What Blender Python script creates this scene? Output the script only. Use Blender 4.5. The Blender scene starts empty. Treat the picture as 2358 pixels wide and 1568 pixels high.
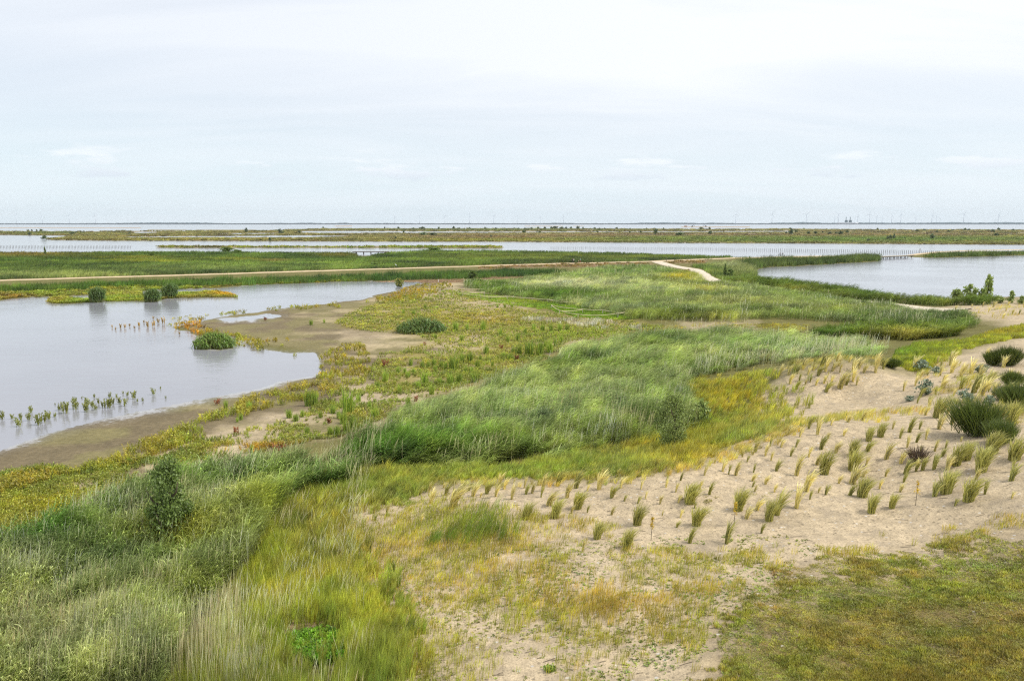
import bpy, math, random
import numpy as np

# ------------------------------------------------------------------ camera, sky, sun, exposure
sc = bpy.context.scene
COL = sc.collection
R = math.radians
CAM_Z = 15.0
FPX, CX, CY, HOR = 1834.0, 1179.0, 784.0, 514.0        # focal length and centre in photo units (2358 wide)
PITCH = math.atan((CY - HOR) / FPX)
cam_d = bpy.data.cameras.new('camera')
cam = bpy.data.objects.new('camera', cam_d)
COL.objects.link(cam)
cam.location = (0, 0, CAM_Z)
cam.rotation_euler = (math.pi / 2 - PITCH, 0, 0)
cam_d.sensor_width = 36.0
cam_d.lens = 36.0 * FPX / 2358.0
cam_d.clip_start = 0.5
cam_d.clip_end = 40000
sc.camera = cam

SUN_EL, SUN_AZ = R(52), R(100)      # azimuth clockwise from the view direction (+Y)
world = bpy.data.worlds.new('World')
sc.world = world
world.use_nodes = True
wn, wl = world.node_tree.nodes, world.node_tree.links
wn.clear()


def N(tree, typ, **kw):
    n = tree.nodes.new(typ)
    for k, v in kw.items():
        setattr(n, k, v)
    return n


def mathn(tree, op, a, b=None, clamp=False):
    n = tree.nodes.new('ShaderNodeMath')
    n.operation = op
    n.use_clamp = clamp
    for i, s in enumerate((a, b)):
        if s is None:
            continue
        if isinstance(s, (int, float)):
            n.inputs[i].default_value = s
        else:
            tree.links.new(s, n.inputs[i])
    return n.outputs[0]


def mixc(tree, fac, a, b, blend='MIX'):
    n = tree.nodes.new('ShaderNodeMix')
    n.data_type = 'RGBA'
    n.blend_type = blend
    for sock, s in ((n.inputs[0], fac), (n.inputs[6], a), (n.inputs[7], b)):
        if isinstance(s, (int, float)):
            sock.default_value = s
        elif isinstance(s, (tuple, list)):
            sock.default_value = tuple(s) + ((1.0,) if len(s) == 3 else ())
        else:
            tree.links.new(s, sock)
    return n.outputs[2]


def maprange(tree, v, a, b, c, d, smooth=False):
    n = tree.nodes.new('ShaderNodeMapRange')
    if smooth:
        n.interpolation_type = 'SMOOTHSTEP'
    tree.links.new(v, n.inputs[0])
    for i, x in enumerate((a, b, c, d)):
        n.inputs[i + 1].default_value = x
    return n.outputs[0]


def lin(r, g, b, k=1.0):
    def f(c):
        c /= 255.0
        return (c / 12.92 if c <= 0.04045 else ((c + 0.055) / 1.055) ** 2.4) * k
    return (f(r), f(g), f(b))


def build_world():
    t = world.node_tree
    sky = N(t, 'ShaderNodeTexSky', sky_type='NISHITA', sun_disc=False)
    sky.sun_elevation = SUN_EL
    sky.sun_rotation = SUN_AZ
    sky.altitude = 0
    sky.air_density = 1.0
    sky.dust_density = 0.3
    sky.ozone_density = 1.0
    tc = N(t, 'ShaderNodeTexCoord')
    sep = N(t, 'ShaderNodeSeparateXYZ')
    t.links.new(tc.outputs['Generated'], sep.inputs[0])
    x, y, z = sep.outputs
    # high thin veil, laid out on a flat sheet overhead so that it closes up towards the horizon
    zz = mathn(t, 'MAXIMUM', z, 0.0)
    zd = mathn(t, 'ADD', zz, 0.16)
    cb = N(t, 'ShaderNodeCombineXYZ')
    t.links.new(mathn(t, 'DIVIDE', x, zd), cb.inputs[0])
    t.links.new(mathn(t, 'DIVIDE', y, zd), cb.inputs[1])
    mp = N(t, 'ShaderNodeMapping')
    mp.inputs['Rotation'].default_value = (0, 0, R(28))
    mp.inputs['Scale'].default_value = (0.55, 1.6, 1)
    t.links.new(cb.outputs[0], mp.inputs[0])
    n1 = N(t, 'ShaderNodeTexNoise')
    n1.inputs['Scale'].default_value = 0.9
    n1.inputs['Detail'].default_value = 6
    n1.inputs['Roughness'].default_value = 0.55
    n1.inputs['Distortion'].default_value = 0.5
    t.links.new(mp.outputs[0], n1.inputs['Vector'])
    veil_el = maprange(t, z, 0.0, 0.22, 0.50, 1.0, True)
    veil_n = maprange(t, n1.outputs[0], 0.30, 0.70, -0.13, 0.10, True)
    veil = mathn(t, 'ADD', veil_el, veil_n, True)
    # thinner veil away from the sun (towards -X)
    side = maprange(t, x, -0.75, 0.35, 0.80, 1.0, True)
    veil = mathn(t, 'MULTIPLY', veil, side)
    base = mixc(t, maprange(t, z, 0.0, 0.16, 0.75, 0.0, True), sky.outputs[0], (5.9, 7.5, 8.9))
    col = mixc(t, veil, base, (8.35, 8.65, 9.1))
    # small fair-weather cumulus far off, low over the horizon
    az = mathn(t, 'ARCTAN2', x, y)
    cb2 = N(t, 'ShaderNodeCombineXYZ')
    t.links.new(mathn(t, 'MULTIPLY', az, 9.0), cb2.inputs[0])
    t.links.new(mathn(t, 'MULTIPLY', z, 42.0), cb2.inputs[1])
    n2 = N(t, 'ShaderNodeTexNoise')
    n2.inputs['Scale'].default_value = 1.0
    n2.inputs['Detail'].default_value = 7
    n2.inputs['Roughness'].default_value = 0.6
    t.links.new(cb2.outputs[0], n2.inputs['Vector'])
    band = mathn(t, 'MULTIPLY', maprange(t, z, 0.040, 0.056, 0, 1, True), maprange(t, z, 0.060, 0.098, 1, 0, True))
    thr = mathn(t, 'ADD', n2.outputs[0], mathn(t, 'MULTIPLY', band, 0.14))
    cu = mathn(t, 'MULTIPLY', maprange(t, thr, 0.63, 0.74, 0, 1, True), band)
    cu = mathn(t, 'MULTIPLY', cu, 0.9)
    cucol = mixc(t, maprange(t, z, 0.045, 0.078, 0, 1, True), (6.3, 7.0, 7.8), (8.6, 8.9, 9.3))
    col = mixc(t, cu, col, cucol)
    bg = N(t, 'ShaderNodeBackground')
    t.links.new(col, bg.inputs[0])
    bg.inputs[1].default_value = 0.1
    out = N(t, 'ShaderNodeOutputWorld')
    t.links.new(bg.outputs[0], out.inputs[0])


build_world()
sun_d = bpy.data.lights.new('sun', 'SUN')
sun_d.energy = 2.7
sun_d.angle = R(6)
sun_d.color = (1.0, 0.955, 0.88)
sun = bpy.data.objects.new('sun', sun_d)
COL.objects.link(sun)
sun.location = (60, -20, 80)
sun.rotation_euler = (math.pi / 2 - SUN_EL, 0, math.pi - SUN_AZ)   # points down from SUN_AZ
sc.view_settings.view_transform = 'Standard'
sc.view_settings.look = 'None'
sc.view_settings.exposure = 0.25
sc.view_settings.gamma = 1.0
sc.view_settings.use_curve_mapping = False
sc.render.engine = 'CYCLES'
cy = sc.cycles
sc.cycles.filter_width = 1.25
cy.max_bounces = 5
cy.diffuse_bounces = 3
cy.glossy_bounces = 2
cy.transmission_bounces = 3
cy.transparent_max_bounces = 4
cy.volume_bounces = 0
cy.caustics_reflective = False
cy.caustics_refractive = False
cy.use_denoising = False
cy.denoiser = 'OPENIMAGEDENOISE'
cy.denoising_input_passes = 'RGB_ALBEDO_NORMAL'
cy.denoising_prefilter = 'ACCURATE'

# ------------------------------------------------------------------ numbers: noise, projection, outlines
rng = np.random.default_rng(7)
random.seed(7)
SP, CP = math.sin(PITCH), math.cos(PITCH)


def ground(u, v, z=0.0):
    """where the sight line through (u, v) meets the level z"""
    u, v, z = np.asarray(u, float), np.asarray(v, float), np.asarray(z, float)
    a, b = (u - CX) / FPX, -(v - CY) / FPX
    dy, dz = CP + b * SP, -SP + b * CP
    t = (z - CAM_Z) / dz
    return a * t, dy * t


def project(x, y, z):
    rz = z - CAM_Z
    dep = y * CP - rz * SP
    dep = np.where(dep < 0.1, 0.1, dep)
    return CX + FPX * x / dep, CY - FPX * (y * SP + rz * CP) / dep


def _hash(ix, iy, s):
    h = (ix.astype(np.int64) * 374761393 + iy.astype(np.int64) * 668265263 + s * 974711) & 0xFFFFFFFF
    h = ((h ^ (h >> 13)) * 1274126177) & 0xFFFFFFFF
    return ((h ^ (h >> 16)) & 0xFFFF) / 65535.0


def vnoise(x, y, seed=0):
    x, y = np.asarray(x, float), np.asarray(y, float)
    ix, iy = np.floor(x), np.floor(y)
    fx, fy = x - ix, y - iy
    fx, fy = fx * fx * (3 - 2 * fx), fy * fy * (3 - 2 * fy)
    a, b = _hash(ix, iy, seed), _hash(ix + 1, iy, seed)
    c, d = _hash(ix, iy + 1, seed), _hash(ix + 1, iy + 1, seed)
    return (a * (1 - fx) + b * fx) * (1 - fy) + (c * (1 - fx) + d * fx) * fy


def fbm(x, y, seed=0, oct=4):
    s, a, tot = 0.0, 1.0, 0.0
    for i in range(oct):
        s = s + a * vnoise(x * 2 ** i, y * 2 ** i, seed + i * 17)
        tot += a
        a *= 0.55
    return s / tot


def sdf(poly, u, v):
    """signed distance to an outline in photo units, positive inside"""
    P = np.array(poly, float)
    u, v = np.asarray(u, float), np.asarray(v, float)
    out = np.full(u.shape, -60.0)
    m = (u > P[:, 0].min() - 60) & (u < P[:, 0].max() + 60) & (v > P[:, 1].min() - 60) & (v < P[:, 1].max() + 60)
    if not m.any():
        return out
    uu, vv = u[m], v[m]
    d2 = np.full(uu.shape, 1e12)
    ins = np.zeros(uu.shape, bool)
    n = len(P)
    for i in range(n):
        x0, y0 = P[i]
        x1, y1 = P[(i + 1) % n]
        ex, ey = x1 - x0, y1 - y0
        t = np.clip(((uu - x0) * ex + (vv - y0) * ey) / (ex * ex + ey * ey + 1e-9), 0, 1)
        d2 = np.minimum(d2, (uu - x0 - t * ex) ** 2 + (vv - y0 - t * ey) ** 2)
        if y0 != y1:
            c = ((y0 > vv) != (y1 > vv)) & (uu < ex * (vv - y0) / (y1 - y0) + x0)
            ins ^= c
    d = np.sqrt(d2)
    out[m] = np.where(ins, d, -d)
    return out


def Z1(*p): return [(x / 4.0, 471.6 + y / 4.0) for x, y in p]
def Z2(*p): return [(589.5 + x / 4.0, 471.6 + y / 4.0) for x, y in p]
def Z3(*p): return [(1179 + x / 4.0, 471.6 + y / 4.0) for x, y in p]
def Z4(*p): return [(1768.5 + x / 4.0, 471.6 + y / 4.0) for x, y in p]
def M1(*p): return [(x / 3.0, 628.8 + y / 3.0) for x, y in p]
def M2(*p): return [(786 + x / 3.0, 628.8 + y / 3.0) for x, y in p]
def M3(*p): return [(1572 + x / 3.0, 628.8 + y / 3.0) for x, y in p]
def B1(*p): return [(x / 2.87, 1021.8 + y / 2.87) for x, y in p]
def B2(*p): return [(786 + x / 2.87, 1021.8 + y / 2.87) for x, y in p]
def B3(*p): return [(1572 + x / 2.87, 1021.8 + y / 2.87) for x, y in p]


# ---- water outlines (at water level)
WATER = [
    # the near lake
    Z1((-3600, 930), (0, 878), (200, 864), (450, 852), (800, 832), (1000, 826), (1330, 795), (1620, 783), (2000, 768), (2358, 742))
    + Z2((400, 727), (700, 713), (1000, 706), (1500, 712), (1550, 718), (1400, 750), (1280, 790), (1100, 830), (960, 880), (800, 890), (600, 920), (420, 940))
    + M1((2358, 200), (1980, 240), (1700, 275), (1430, 322), (1330, 345), (1160, 372), (1230, 395), (1300, 405), (1350, 445), (1480, 455), (1610, 468), (1750, 480), (1740, 505), (1850, 540),
         (2000, 558), (2170, 552), (2200, 600), (2210, 680), (2150, 715), (1950, 750), (1800, 792), (1600, 832), (1350, 872), (1100, 930), (900, 966),
         (700, 1005), (500, 1062), (350, 1105), (200, 1155), (0, 1220), (-3000, 2200)),
    M1((1500, 318), (1560, 310), (1620, 311), (1700, 298), (1780, 296), (1850, 285), (1900, 293), (1985, 296), (1920, 303), (1890, 312), (1800, 312), (1740, 325), (1660, 322), (1600, 333), (1550, 328)),
    # the lake on the right
    [(1738, 621)] + Z4((0, 575), (300, 565), (600, 545), (1020, 522), (1030, 492), (1030, 462), (1238, 462), (1300, 482), (1480, 489), (1800, 482), (2358, 465), (4200, 440),
                       (4200, 890), (2358, 890), (1600, 882), (1200, 858), (1000, 826), (800, 788), (500, 756), (250, 712), (0, 692)) + [(1740, 636)],
    # the channel
    [(-900, 541), (0, 541.5), (172, 543), (150, 547), (105, 551), (125, 553), (250, 554.5), (589, 555.5), (939, 557), (1179, 557.2), (1479, 559.2), (1768, 560.3), (2018, 561.8),
     (2358, 563.8), (3258, 566), (3258, 574), (2358, 579), (2268, 579), (2168, 582), (2118, 585.5), (2080, 590), (2020, 594), (1943, 590), (1768, 592.5), (1679, 592),
     (1554, 588), (1429, 584), (1304, 582), (1179, 579.5), (1089, 578.5), (964, 579), (880, 584), (854, 589), (822, 589.5), (808, 583), (589, 582.5), (375, 581), (100, 583.5), (0, 582.5), (-900, 590)],
    # lagoons between the far banks
    [(260, 547.2), (300, 545.2), (589, 543.3), (700, 542), (820, 544), (790, 547.3), (700, 549), (589, 549.2), (300, 549.4)],
    [(490, 538), (589, 537), (660, 537.5), (655, 539.3), (589, 540.2), (500, 539.5)],
    [(690, 533), (800, 532), (950, 533.3), (1179, 534.3), (1400, 533.4), (1768, 532.3), (1843, 532), (1840, 535), (1768, 535.2), (1400, 536), (1179, 537.3), (900, 537.5), (800, 538), (690, 537)],
    [(1938, 532.3), (2081, 532.3), (2075, 534.2), (1940, 534.5)],
    [(2288, 537.3), (2500, 537.3), (2500, 539.2), (2290, 539)],
    [(300, 535.5), (330, 534), (365, 535), (360, 538), (310, 538.5)],
    # the open water beyond
    [(-900, 400), (-900, 531), (0, 532.5), (142, 534), (325, 532), (589, 531.5), (714, 528), (839, 527), (1179, 527), (1429, 528), (1768, 528.5), (2068, 529.6), (2358, 531), (3258, 533), (3258, 400)],
]
LAND = [
    Z1((440, 905), (480, 858), (600, 850), (720, 876), (830, 868), (950, 874), (1060, 850), (1330, 842), (1500, 845), (1620, 826), (1700, 816), (1900, 800), (2100, 818),
       (2190, 840), (2180, 856), (1800, 860), (1620, 866), (1400, 884), (1200, 890), (950, 895), (700, 914), (480, 916)),
    Z1((930, 880), (950, 815), (1060, 800), (1180, 815), (1290, 790), (1310, 850), (1180, 868), (1060, 862)),
    Z1((1440, 394), (1500, 378), (2358, 382)) + Z2((1000, 384), (1650, 381), (2200, 380), (2296, 394), (2240, 401), (1000, 398), (0, 396)) + Z1((1650, 398)),
    [(-200, 524), (325, 524), (325, 525.6), (-200, 525.6)],
    [(342, 529), (430, 529.2), (430, 530.6), (342, 530.5)], [(450, 529.2), (589, 529.4), (589, 530.8), (450, 530.6)],
    [(770, 520.4), (810, 519.8), (812, 522), (768, 522)],
    [(1204, 520.4), (1299, 520.4), (1299, 521.7), (1204, 521.7)], [(1320, 520.5), (1345, 520.5), (1345, 521.6), (1320, 521.6)],
    [(1570, 522), (1724, 522), (1730, 524), (1570, 524)],
    [(1740, 526.6), (1850, 526.8), (1850, 528), (1740, 528)],
    M1((1350, 440), (1600, 440), (1620, 530), (1500, 545), (1350, 535)),
]

# ---- terrain heights: (u, v, z)
CTRL = [
    (-600, 1568, .8), (-300, 1568, 1.0), (0, 1568, 1.2), (400, 1568, 1.6), (800, 1568, 2.3), (1200, 1568, 2.8), (1700, 1568, 3.4), (2358, 1568, 4.2), (2900, 1568, 4.6),
    (0, 2300, 2.0), (1179, 2500, 3.0), (2358, 2300, 3.8), (1179, 6000, 3.2), (-600, 2300, 1.6), (2900, 2300, 4.2),
    (0, 1300, .8), (300, 1350, 1.0), (600, 1350, 1.5), (900, 1350, 2.2), (1200, 1300, 2.6), (1500, 1250, 3.0), (1900, 1250, 3.5), (2358, 1250, 4.4), (2358, 1180, 4.6),
    (1000, 1200, 2.3), (1250, 1180, 2.7),
    (1000, 1115, 2.0), (1200, 1112, 2.5), (1420, 1105, 3.0), (1570, 1075, 3.4), (1690, 1045, 3.7), (1810, 1000, 4.2), (1920, 977, 4.65), (2080, 962, 4.8), (2200, 960, 4.8), (2358, 1000, 5.0),
    (1700, 1130, 3.3), (2000, 1080, 3.8), (2150, 1100, 4.0),
    (820, 1085, .8), (1000, 1082, .9), (1200, 1075, 1.0), (1420, 1062, 1.3), (1600, 1020, 1.7), (1700, 985, 2.1), (1800, 955, 2.4), (1920, 945, 2.6), (2050, 935, 3.0),
    (1700, 905, 2.0), (1812, 915, 2.5), (1950, 900, 3.1), (1812, 860, 3.8), (1939, 843, 4.5), (2005, 846, 4.4), (2089, 860, 3.9), (2150, 845, 4.2),
    (1812, 830, 1.9), (1939, 820, 1.7), (2050, 810, 1.8), (2150, 800, 2.4),
    (1700, 860, 1.5), (1600, 900, 1.3), (1650, 960, 1.6),
    (2250, 900, 4.8), (2358, 880, 5.0), (2358, 830, 4.4), (2300, 820, 4.0), (2358, 780, 3.4), (2358, 715, 3.3), (2200, 760, 2.2), (2280, 728, 2.8), (2600, 720, 3.2), (2700, 900, 5.2), (2700, 1100, 5.6),
    (1572, 800, .9), (1300, 850, .7), (1300, 1000, .8), (1000, 1000, .6), (800, 1060, .5), (500, 1130, .5), (0, 1200, .35), (2000, 780, 1.4),
    (0, 1090, .16), (0, 1050, .06), (300, 990, .10), (300, 960, .05), (600, 950, .2), (600, 905, .05), (800, 900, .3), (1000, 850, .4), (760, 750, .15), (600, 745, .05), (1000, 720, .4), (1200, 760, .5), (1100, 690, .4),
    (1300, 690, .6), (1450, 650, 1.7), (1550, 645, 1.8), (1700, 690, 1.6), (1900, 715, 1.6), (2100, 712, 1.6), (1640, 645, 1.7), (1520, 603, 1.1), (1800, 665, .8), (2000, 690, .8), (2200, 697, 1.4),
    (0, 646, .8), (589, 628, .8), (1179, 611, .9), (1430, 604, 1.0), (1700, 593, .9), (0, 680, .2), (589, 650, .3), (1000, 640, .3), (1300, 628, .4),
    (300, 600, .5), (900, 595, .5), (1400, 592, .6), (1900, 595, .7), (2200, 585, .8), (-600, 640, .8), (2900, 580, .8),
    (0, 550, .5), (600, 552, .5), (1179, 547, .6), (1800, 550, .6), (2358, 550, .6), (-600, 545, .4), (2900, 550, .6), (600, 530, .4), (1179, 530, .5), (2000, 532, .5), (1179, 520, .4), (0, 522, .4), (2358, 524, .4),
]
_c = np.array(CTRL)
_cx, _cy = ground(_c[:, 0], _c[:, 1], _c[:, 2])


def _warp(x, y):
    y = np.maximum(y, 0.5)
    return np.stack([x / y * 2.2, np.log(np.hypot(x, y)) * 1.6], -1)


_cw = _warp(_cx, _cy)
_A = np.sqrt(((_cw[:, None] - _cw[None]) ** 2).sum(-1) + 0.0004)
_n = len(_cw)
_S = np.zeros((_n + 1, _n + 1))
_S[:_n, :_n] = _A
_S[:_n, _n] = 1
_S[_n, :_n] = 1
_w = np.linalg.solve(_S, np.append(_c[:, 2], 0))


def z_base(x, y):
    w = _warp(x, y)
    out = np.full(w.shape[:-1], _w[_n])
    for i in range(_n):
        out = out + _w[i] * np.sqrt(((w - _cw[i]) ** 2).sum(-1) + 0.0004)
    return out


U0, U1, NU = -900.0, 3258.0, 600
_rows = [516.4]
while _rows[-1] < 5000:
    d = _rows[-1] - 516
    _rows.append(_rows[-1] + (0.5 if d < 26 else min(max(0.5 + 0.012 * (d - 26), 0.5), 7.5) if d < 1500 else 120))
VR = np.array(_rows)
UC = np.linspace(U0, U1, NU)
GU, GV = np.meshgrid(UC, VR)
GX, GY = ground(GU, GV, 0.0)


def terrain_full(x, y):
    zb = np.maximum(z_base(x, y), 0.05)
    dist = np.hypot(x, y)
    hum = np.clip((zb - 1.6) / 1.6, 0, 1)
    zb = zb + hum * (fbm(x / 7.0, y / 7.0, 3, 3) - 0.5) * 0.95 + hum * (fbm(x / 1.7, y / 1.7, 9, 2) - 0.5) * 0.12
    zb = zb + (fbm(x / 11.0, y / 11.0, 31, 3) - 0.5) * 0.12 * np.clip(zb / 0.6, 0, 1)
    u, v = project(x, y, 0 * x)
    k = np.clip(6 + (v - 560) * 0.03, 3, 16)
    jit = (fbm(x / 5.0, y / 5.0, 51, 3) - 0.5) * np.clip((v - 600) * 0.05, 0, 10)
    s = np.full(x.shape, -60.0)
    for P in WATER:
        s = np.maximum(s, sdf(P, u, v))
    for P in LAND:
        s = np.minimum(s, -sdf(P, u, v) * np.where(v < 575, 2.5, 1.0))
    s = s + jit
    kk = np.where(v < 575, 1.5, k)
    land = np.clip(-s / kk, 0, 1)
    sea = np.clip(s / kk, 0, 1)
    return np.where(s < 0, land * zb, -0.4 * sea), s


GZ, GS = terrain_full(GX, GY)


def _gi(x, y):
    u, v = project(x, y, 0 * np.asarray(x, float))
    fu = np.clip((u - U0) / (U1 - U0) * (NU - 1), 0, NU - 1.001)
    fv = np.clip(np.interp(v, VR, np.arange(len(VR))), 0, len(VR) - 1.001)
    return fu, fv


def _bil(G, fu, fv):
    iu, iv = fu.astype(int), fv.astype(int)
    a, b = fu - iu, fv - iv
    return (G[iv, iu] * (1 - a) + G[iv, iu + 1] * a) * (1 - b) + (G[iv + 1, iu] * (1 - a) + G[iv + 1, iu + 1] * a) * b


def terr(x, y):
    x, y = np.asarray(x, float), np.asarray(y, float)
    return _bil(GZ, *_gi(x, y))


def water_s(x, y):
    return _bil(GS, *_gi(np.asarray(x, float), np.asarray(y, float)))


def on_ground(u, v):
    """first point of the terrain that the sight line through (u, v) meets"""
    z = 5.5
    step = 0.04
    prev = None
    while z > -0.01:
        x, y = ground(u, v, z)
        tz = float(terr(x, y))
        if tz >= z:
            break
        z -= step
    x, y = ground(u, v, max(z, 0.0))
    return float(x), float(y), max(float(terr(x, y)), 0.0)


def visible(x, y, z):
    ok = np.ones(x.shape, bool)
    for t in np.linspace(0.55, 0.985, 26):
        rz = CAM_Z + (z - CAM_Z) * t
        ok &= terr(x * t, y * t) < rz + 0.12
    return ok


# ------------------------------------------------------------------ materials
def new_mat(name):
    m = bpy.data.materials.new(name)
    m.use_nodes = True
    t = m.node_tree
    t.nodes.clear()
    out = N(t, 'ShaderNodeOutputMaterial')
    return m, t, out


def plain(name, rgb, rough=0.7, metal=0.0, var=0.15, scale=3.0):
    m, t, out = new_mat(name)
    b = N(t, 'ShaderNodeBsdfPrincipled')
    tc = N(t, 'ShaderNodeTexCoord')
    nz = N(t, 'ShaderNodeTexNoise')
    nz.inputs['Scale'].default_value = scale
    nz.inputs['Detail'].default_value = 5
    t.links.new(tc.outputs['Object'], nz.inputs['Vector'])
    f = maprange(t, nz.outputs[0], 0.3, 0.7, 1 - var, 1 + var)
    c = mixc(t, 1.0, tuple(rgb), f, 'MULTIPLY')
    t.links.new(c, b.inputs['Base Color'])
    b.inputs['Roughness'].default_value = rough
    b.inputs['Metallic'].default_value = metal
    t.links.new(b.outputs[0], out.inputs[0])
    return m


def leafy(name, source, trans=0.42, rgb=None, dry=(0.42, 0.36, 0.2), drymix=0.25, rand=0.18):
    """thin plant tissue. source: 'inst' takes the colour each plant of a mass carries, 'rgb' a colour of its own"""
    m, t, out = new_mat(name)
    if source == 'inst':
        a = N(t, 'ShaderNodeAttribute', attribute_type='INSTANCER', attribute_name='col')
        base = a.outputs['Color']
    else:
        oi = N(t, 'ShaderNodeObjectInfo')
        f = maprange(t, oi.outputs['Random'], 0, 1, 1 - rand, 1 + rand)
        base = mixc(t, 1.0, tuple(rgb), f, 'MULTIPLY')
    bv = N(t, 'ShaderNodeAttribute', attribute_type='GEOMETRY', attribute_name='bv')
    f2 = maprange(t, bv.outputs['Fac'], 0, 1, 0.50, 1.50)
    c = mixc(t, 1.0, base, f2, 'MULTIPLY')
    dm = maprange(t, bv.outputs['Fac'], 0.80, 0.95, 0, drymix)
    c = mixc(t, dm, c, dry)
    d = N(t, 'ShaderNodeBsdfDiffuse')
    t.links.new(c, d.inputs[0])
    tr = N(t, 'ShaderNodeBsdfTranslucent')
    t.links.new(c, tr.inputs[0])
    g = N(t, 'ShaderNodeBsdfGlossy')
    g.inputs['Roughness'].default_value = 0.5
    g.inputs['Color'].default_value = (1, 1, 1, 1)
    mx = N(t, 'ShaderNodeMixShader')
    mx.inputs[0].default_value = trans
    t.links.new(d.outputs[0], mx.inputs[1])
    t.links.new(tr.outputs[0], mx.inputs[2])
    mg = N(t, 'ShaderNodeMixShader')
    mg.inputs[0].default_value = 0.035
    t.links.new(mx.outputs[0], mg.inputs[1])
    t.links.new(g.outputs[0], mg.inputs[2])
    t.links.new(mg.outputs[0], out.inputs[0])
    return m


def ground_material():
    m, t, out = new_mat('bare_ground')
    a = N(t, 'ShaderNodeAttribute', attribute_type='GEOMETRY', attribute_name='gcol')
    wet = N(t, 'ShaderNodeAttribute', attribute_type='GEOMETRY', attribute_name='wet').outputs['Fac']
    sandy = N(t, 'ShaderNodeAttribute', attribute_type='GEOMETRY', attribute_name='sandy').outputs['Fac']
    pos = N(t, 'ShaderNodeNewGeometry').outputs['Position']

    def noise(scale, detail=4, rough=0.55):
        n = N(t, 'ShaderNodeTexNoise')
        n.inputs['Scale'].default_value = scale
        n.inputs['Detail'].default_value = detail
        n.inputs['Roughness'].default_value = rough
        t.links.new(pos, n.inputs['Vector'])
        return n.outputs[0]
    n_big, n_mid, n_fine = noise(0.35), noise(2.6, 5, 0.6), noise(14, 4, 0.7)
    c = mixc(t, 1.0, a.outputs['Color'], maprange(t, n_big, 0.3, 0.7, 0.86, 1.12), 'MULTIPLY')
    c = mixc(t, 1.0, c, maprange(t, n_mid, 0.3, 0.7, 0.76, 1.18), 'MULTIPLY')
    c = mixc(t, 1.0, c, maprange(t, n_fine, 0.3, 0.7, 0.72, 1.2), 'MULTIPLY')
    # dark plant litter and pale shell grit in the sand
    vo = N(t, 'ShaderNodeTexVoronoi')
    vo.inputs['Scale'].default_value = 5.0
    t.links.new(pos, vo.inputs['Vector'])
    grit = maprange(t, vo.outputs['Distance'], 0.20, 0.32, 1, 0)
    sp = N(t, 'ShaderNodeSeparateColor')
    t.links.new(vo.outputs['Color'], sp.inputs[0])
    dark = mathn(t, 'MULTIPLY', mathn(t, 'MULTIPLY', grit, mathn(t, 'GREATER_THAN', sp.outputs[0], 0.45)), sandy)
    c = mixc(t, mathn(t, 'MULTIPLY', dark, 0.55), c, (0.14, 0.11, 0.075))
    lite = mathn(t, 'MULTIPLY', mathn(t, 'MULTIPLY', grit, mathn(t, 'LESS_THAN', sp.outputs[1], 0.10)), sandy)
    c = mixc(t, mathn(t, 'MULTIPLY', lite, 0.6), c, (0.72, 0.69, 0.64))
    vo2 = N(t, 'ShaderNodeTexVoronoi')
    vo2.inputs['Scale'].default_value = 13.0
    t.links.new(pos, vo2.inputs['Vector'])
    sp2 = N(t, 'ShaderNodeSeparateColor')
    t.links.new(vo2.outputs['Color'], sp2.inputs[0])
    lit2 = mathn(t, 'MULTIPLY', maprange(t, vo2.outputs['Distance'], 0.22, 0.4, 1, 0), mathn(t, 'GREATER_THAN', mathn(t, 'ADD', sp2.outputs[0], mathn(t, 'MULTIPLY', n_big, 0.8)), 0.85))
    c = mixc(t, mathn(t, 'MULTIPLY', mathn(t, 'MULTIPLY', lit2, sandy), 0.5), c, (0.16, 0.125, 0.085))
    litz = maprange(t, noise(0.9, 6, 0.7), 0.48, 0.66, 0.0, 0.6)
    c = mixc(t, mathn(t, 'MULTIPLY', litz, sandy), c, (0.30, 0.245, 0.175))
    film_sheen = mathn(t, 'ADD', wet, mathn(t, 'ADD', mathn(t, 'MULTIPLY', mathn(t, 'SUBTRACT', n_mid, 0.5), 0.7), mathn(t, 'MULTIPLY', mathn(t, 'SUBTRACT', n_big, 0.5), 1.2)))
    film_sheen = maprange(t, film_sheen, 0.62, 0.80, 0.0, 0.85)
    c = mixc(t, mathn(t, 'MULTIPLY', wet, 0.45), c, mixc(t, 1.0, c, (0.55, 0.53, 0.52), 'MULTIPLY'))
    c = mixc(t, film_sheen, c, lin(168, 166, 166))  # thin silty water film; its pale sky sheen is painted into the base colour
    b = N(t, 'ShaderNodeBsdfPrincipled')
    t.links.new(c, b.inputs['Base Color'])
    t.links.new(maprange(t, mathn(t, 'ADD', wet, mathn(t, 'MULTIPLY', mathn(t, 'SUBTRACT', n_mid, 0.5), 0.5)), 0.25, 0.9, 0.92, 0.14), b.inputs['Roughness'])
    t.links.new(maprange(t, wet, 0.2, 0.9, 0.15, 0.6), b.inputs['Specular IOR Level'])
    bm = N(t, 'ShaderNodeBump')
    bm.inputs['Distance'].default_value = 0.09
    t.links.new(maprange(t, wet, 0, 1, 0.8, 0.03), bm.inputs['Strength'])
    t.links.new(mathn(t, 'ADD', mathn(t, 'MULTIPLY', n_mid, 1.0), mathn(t, 'MULTIPLY', n_fine, 0.35)), bm.inputs['Height'])
    t.links.new(bm.outputs[0], b.inputs['Normal'])
    t.links.new(b.outputs[0], out.inputs[0])
    return m


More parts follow.
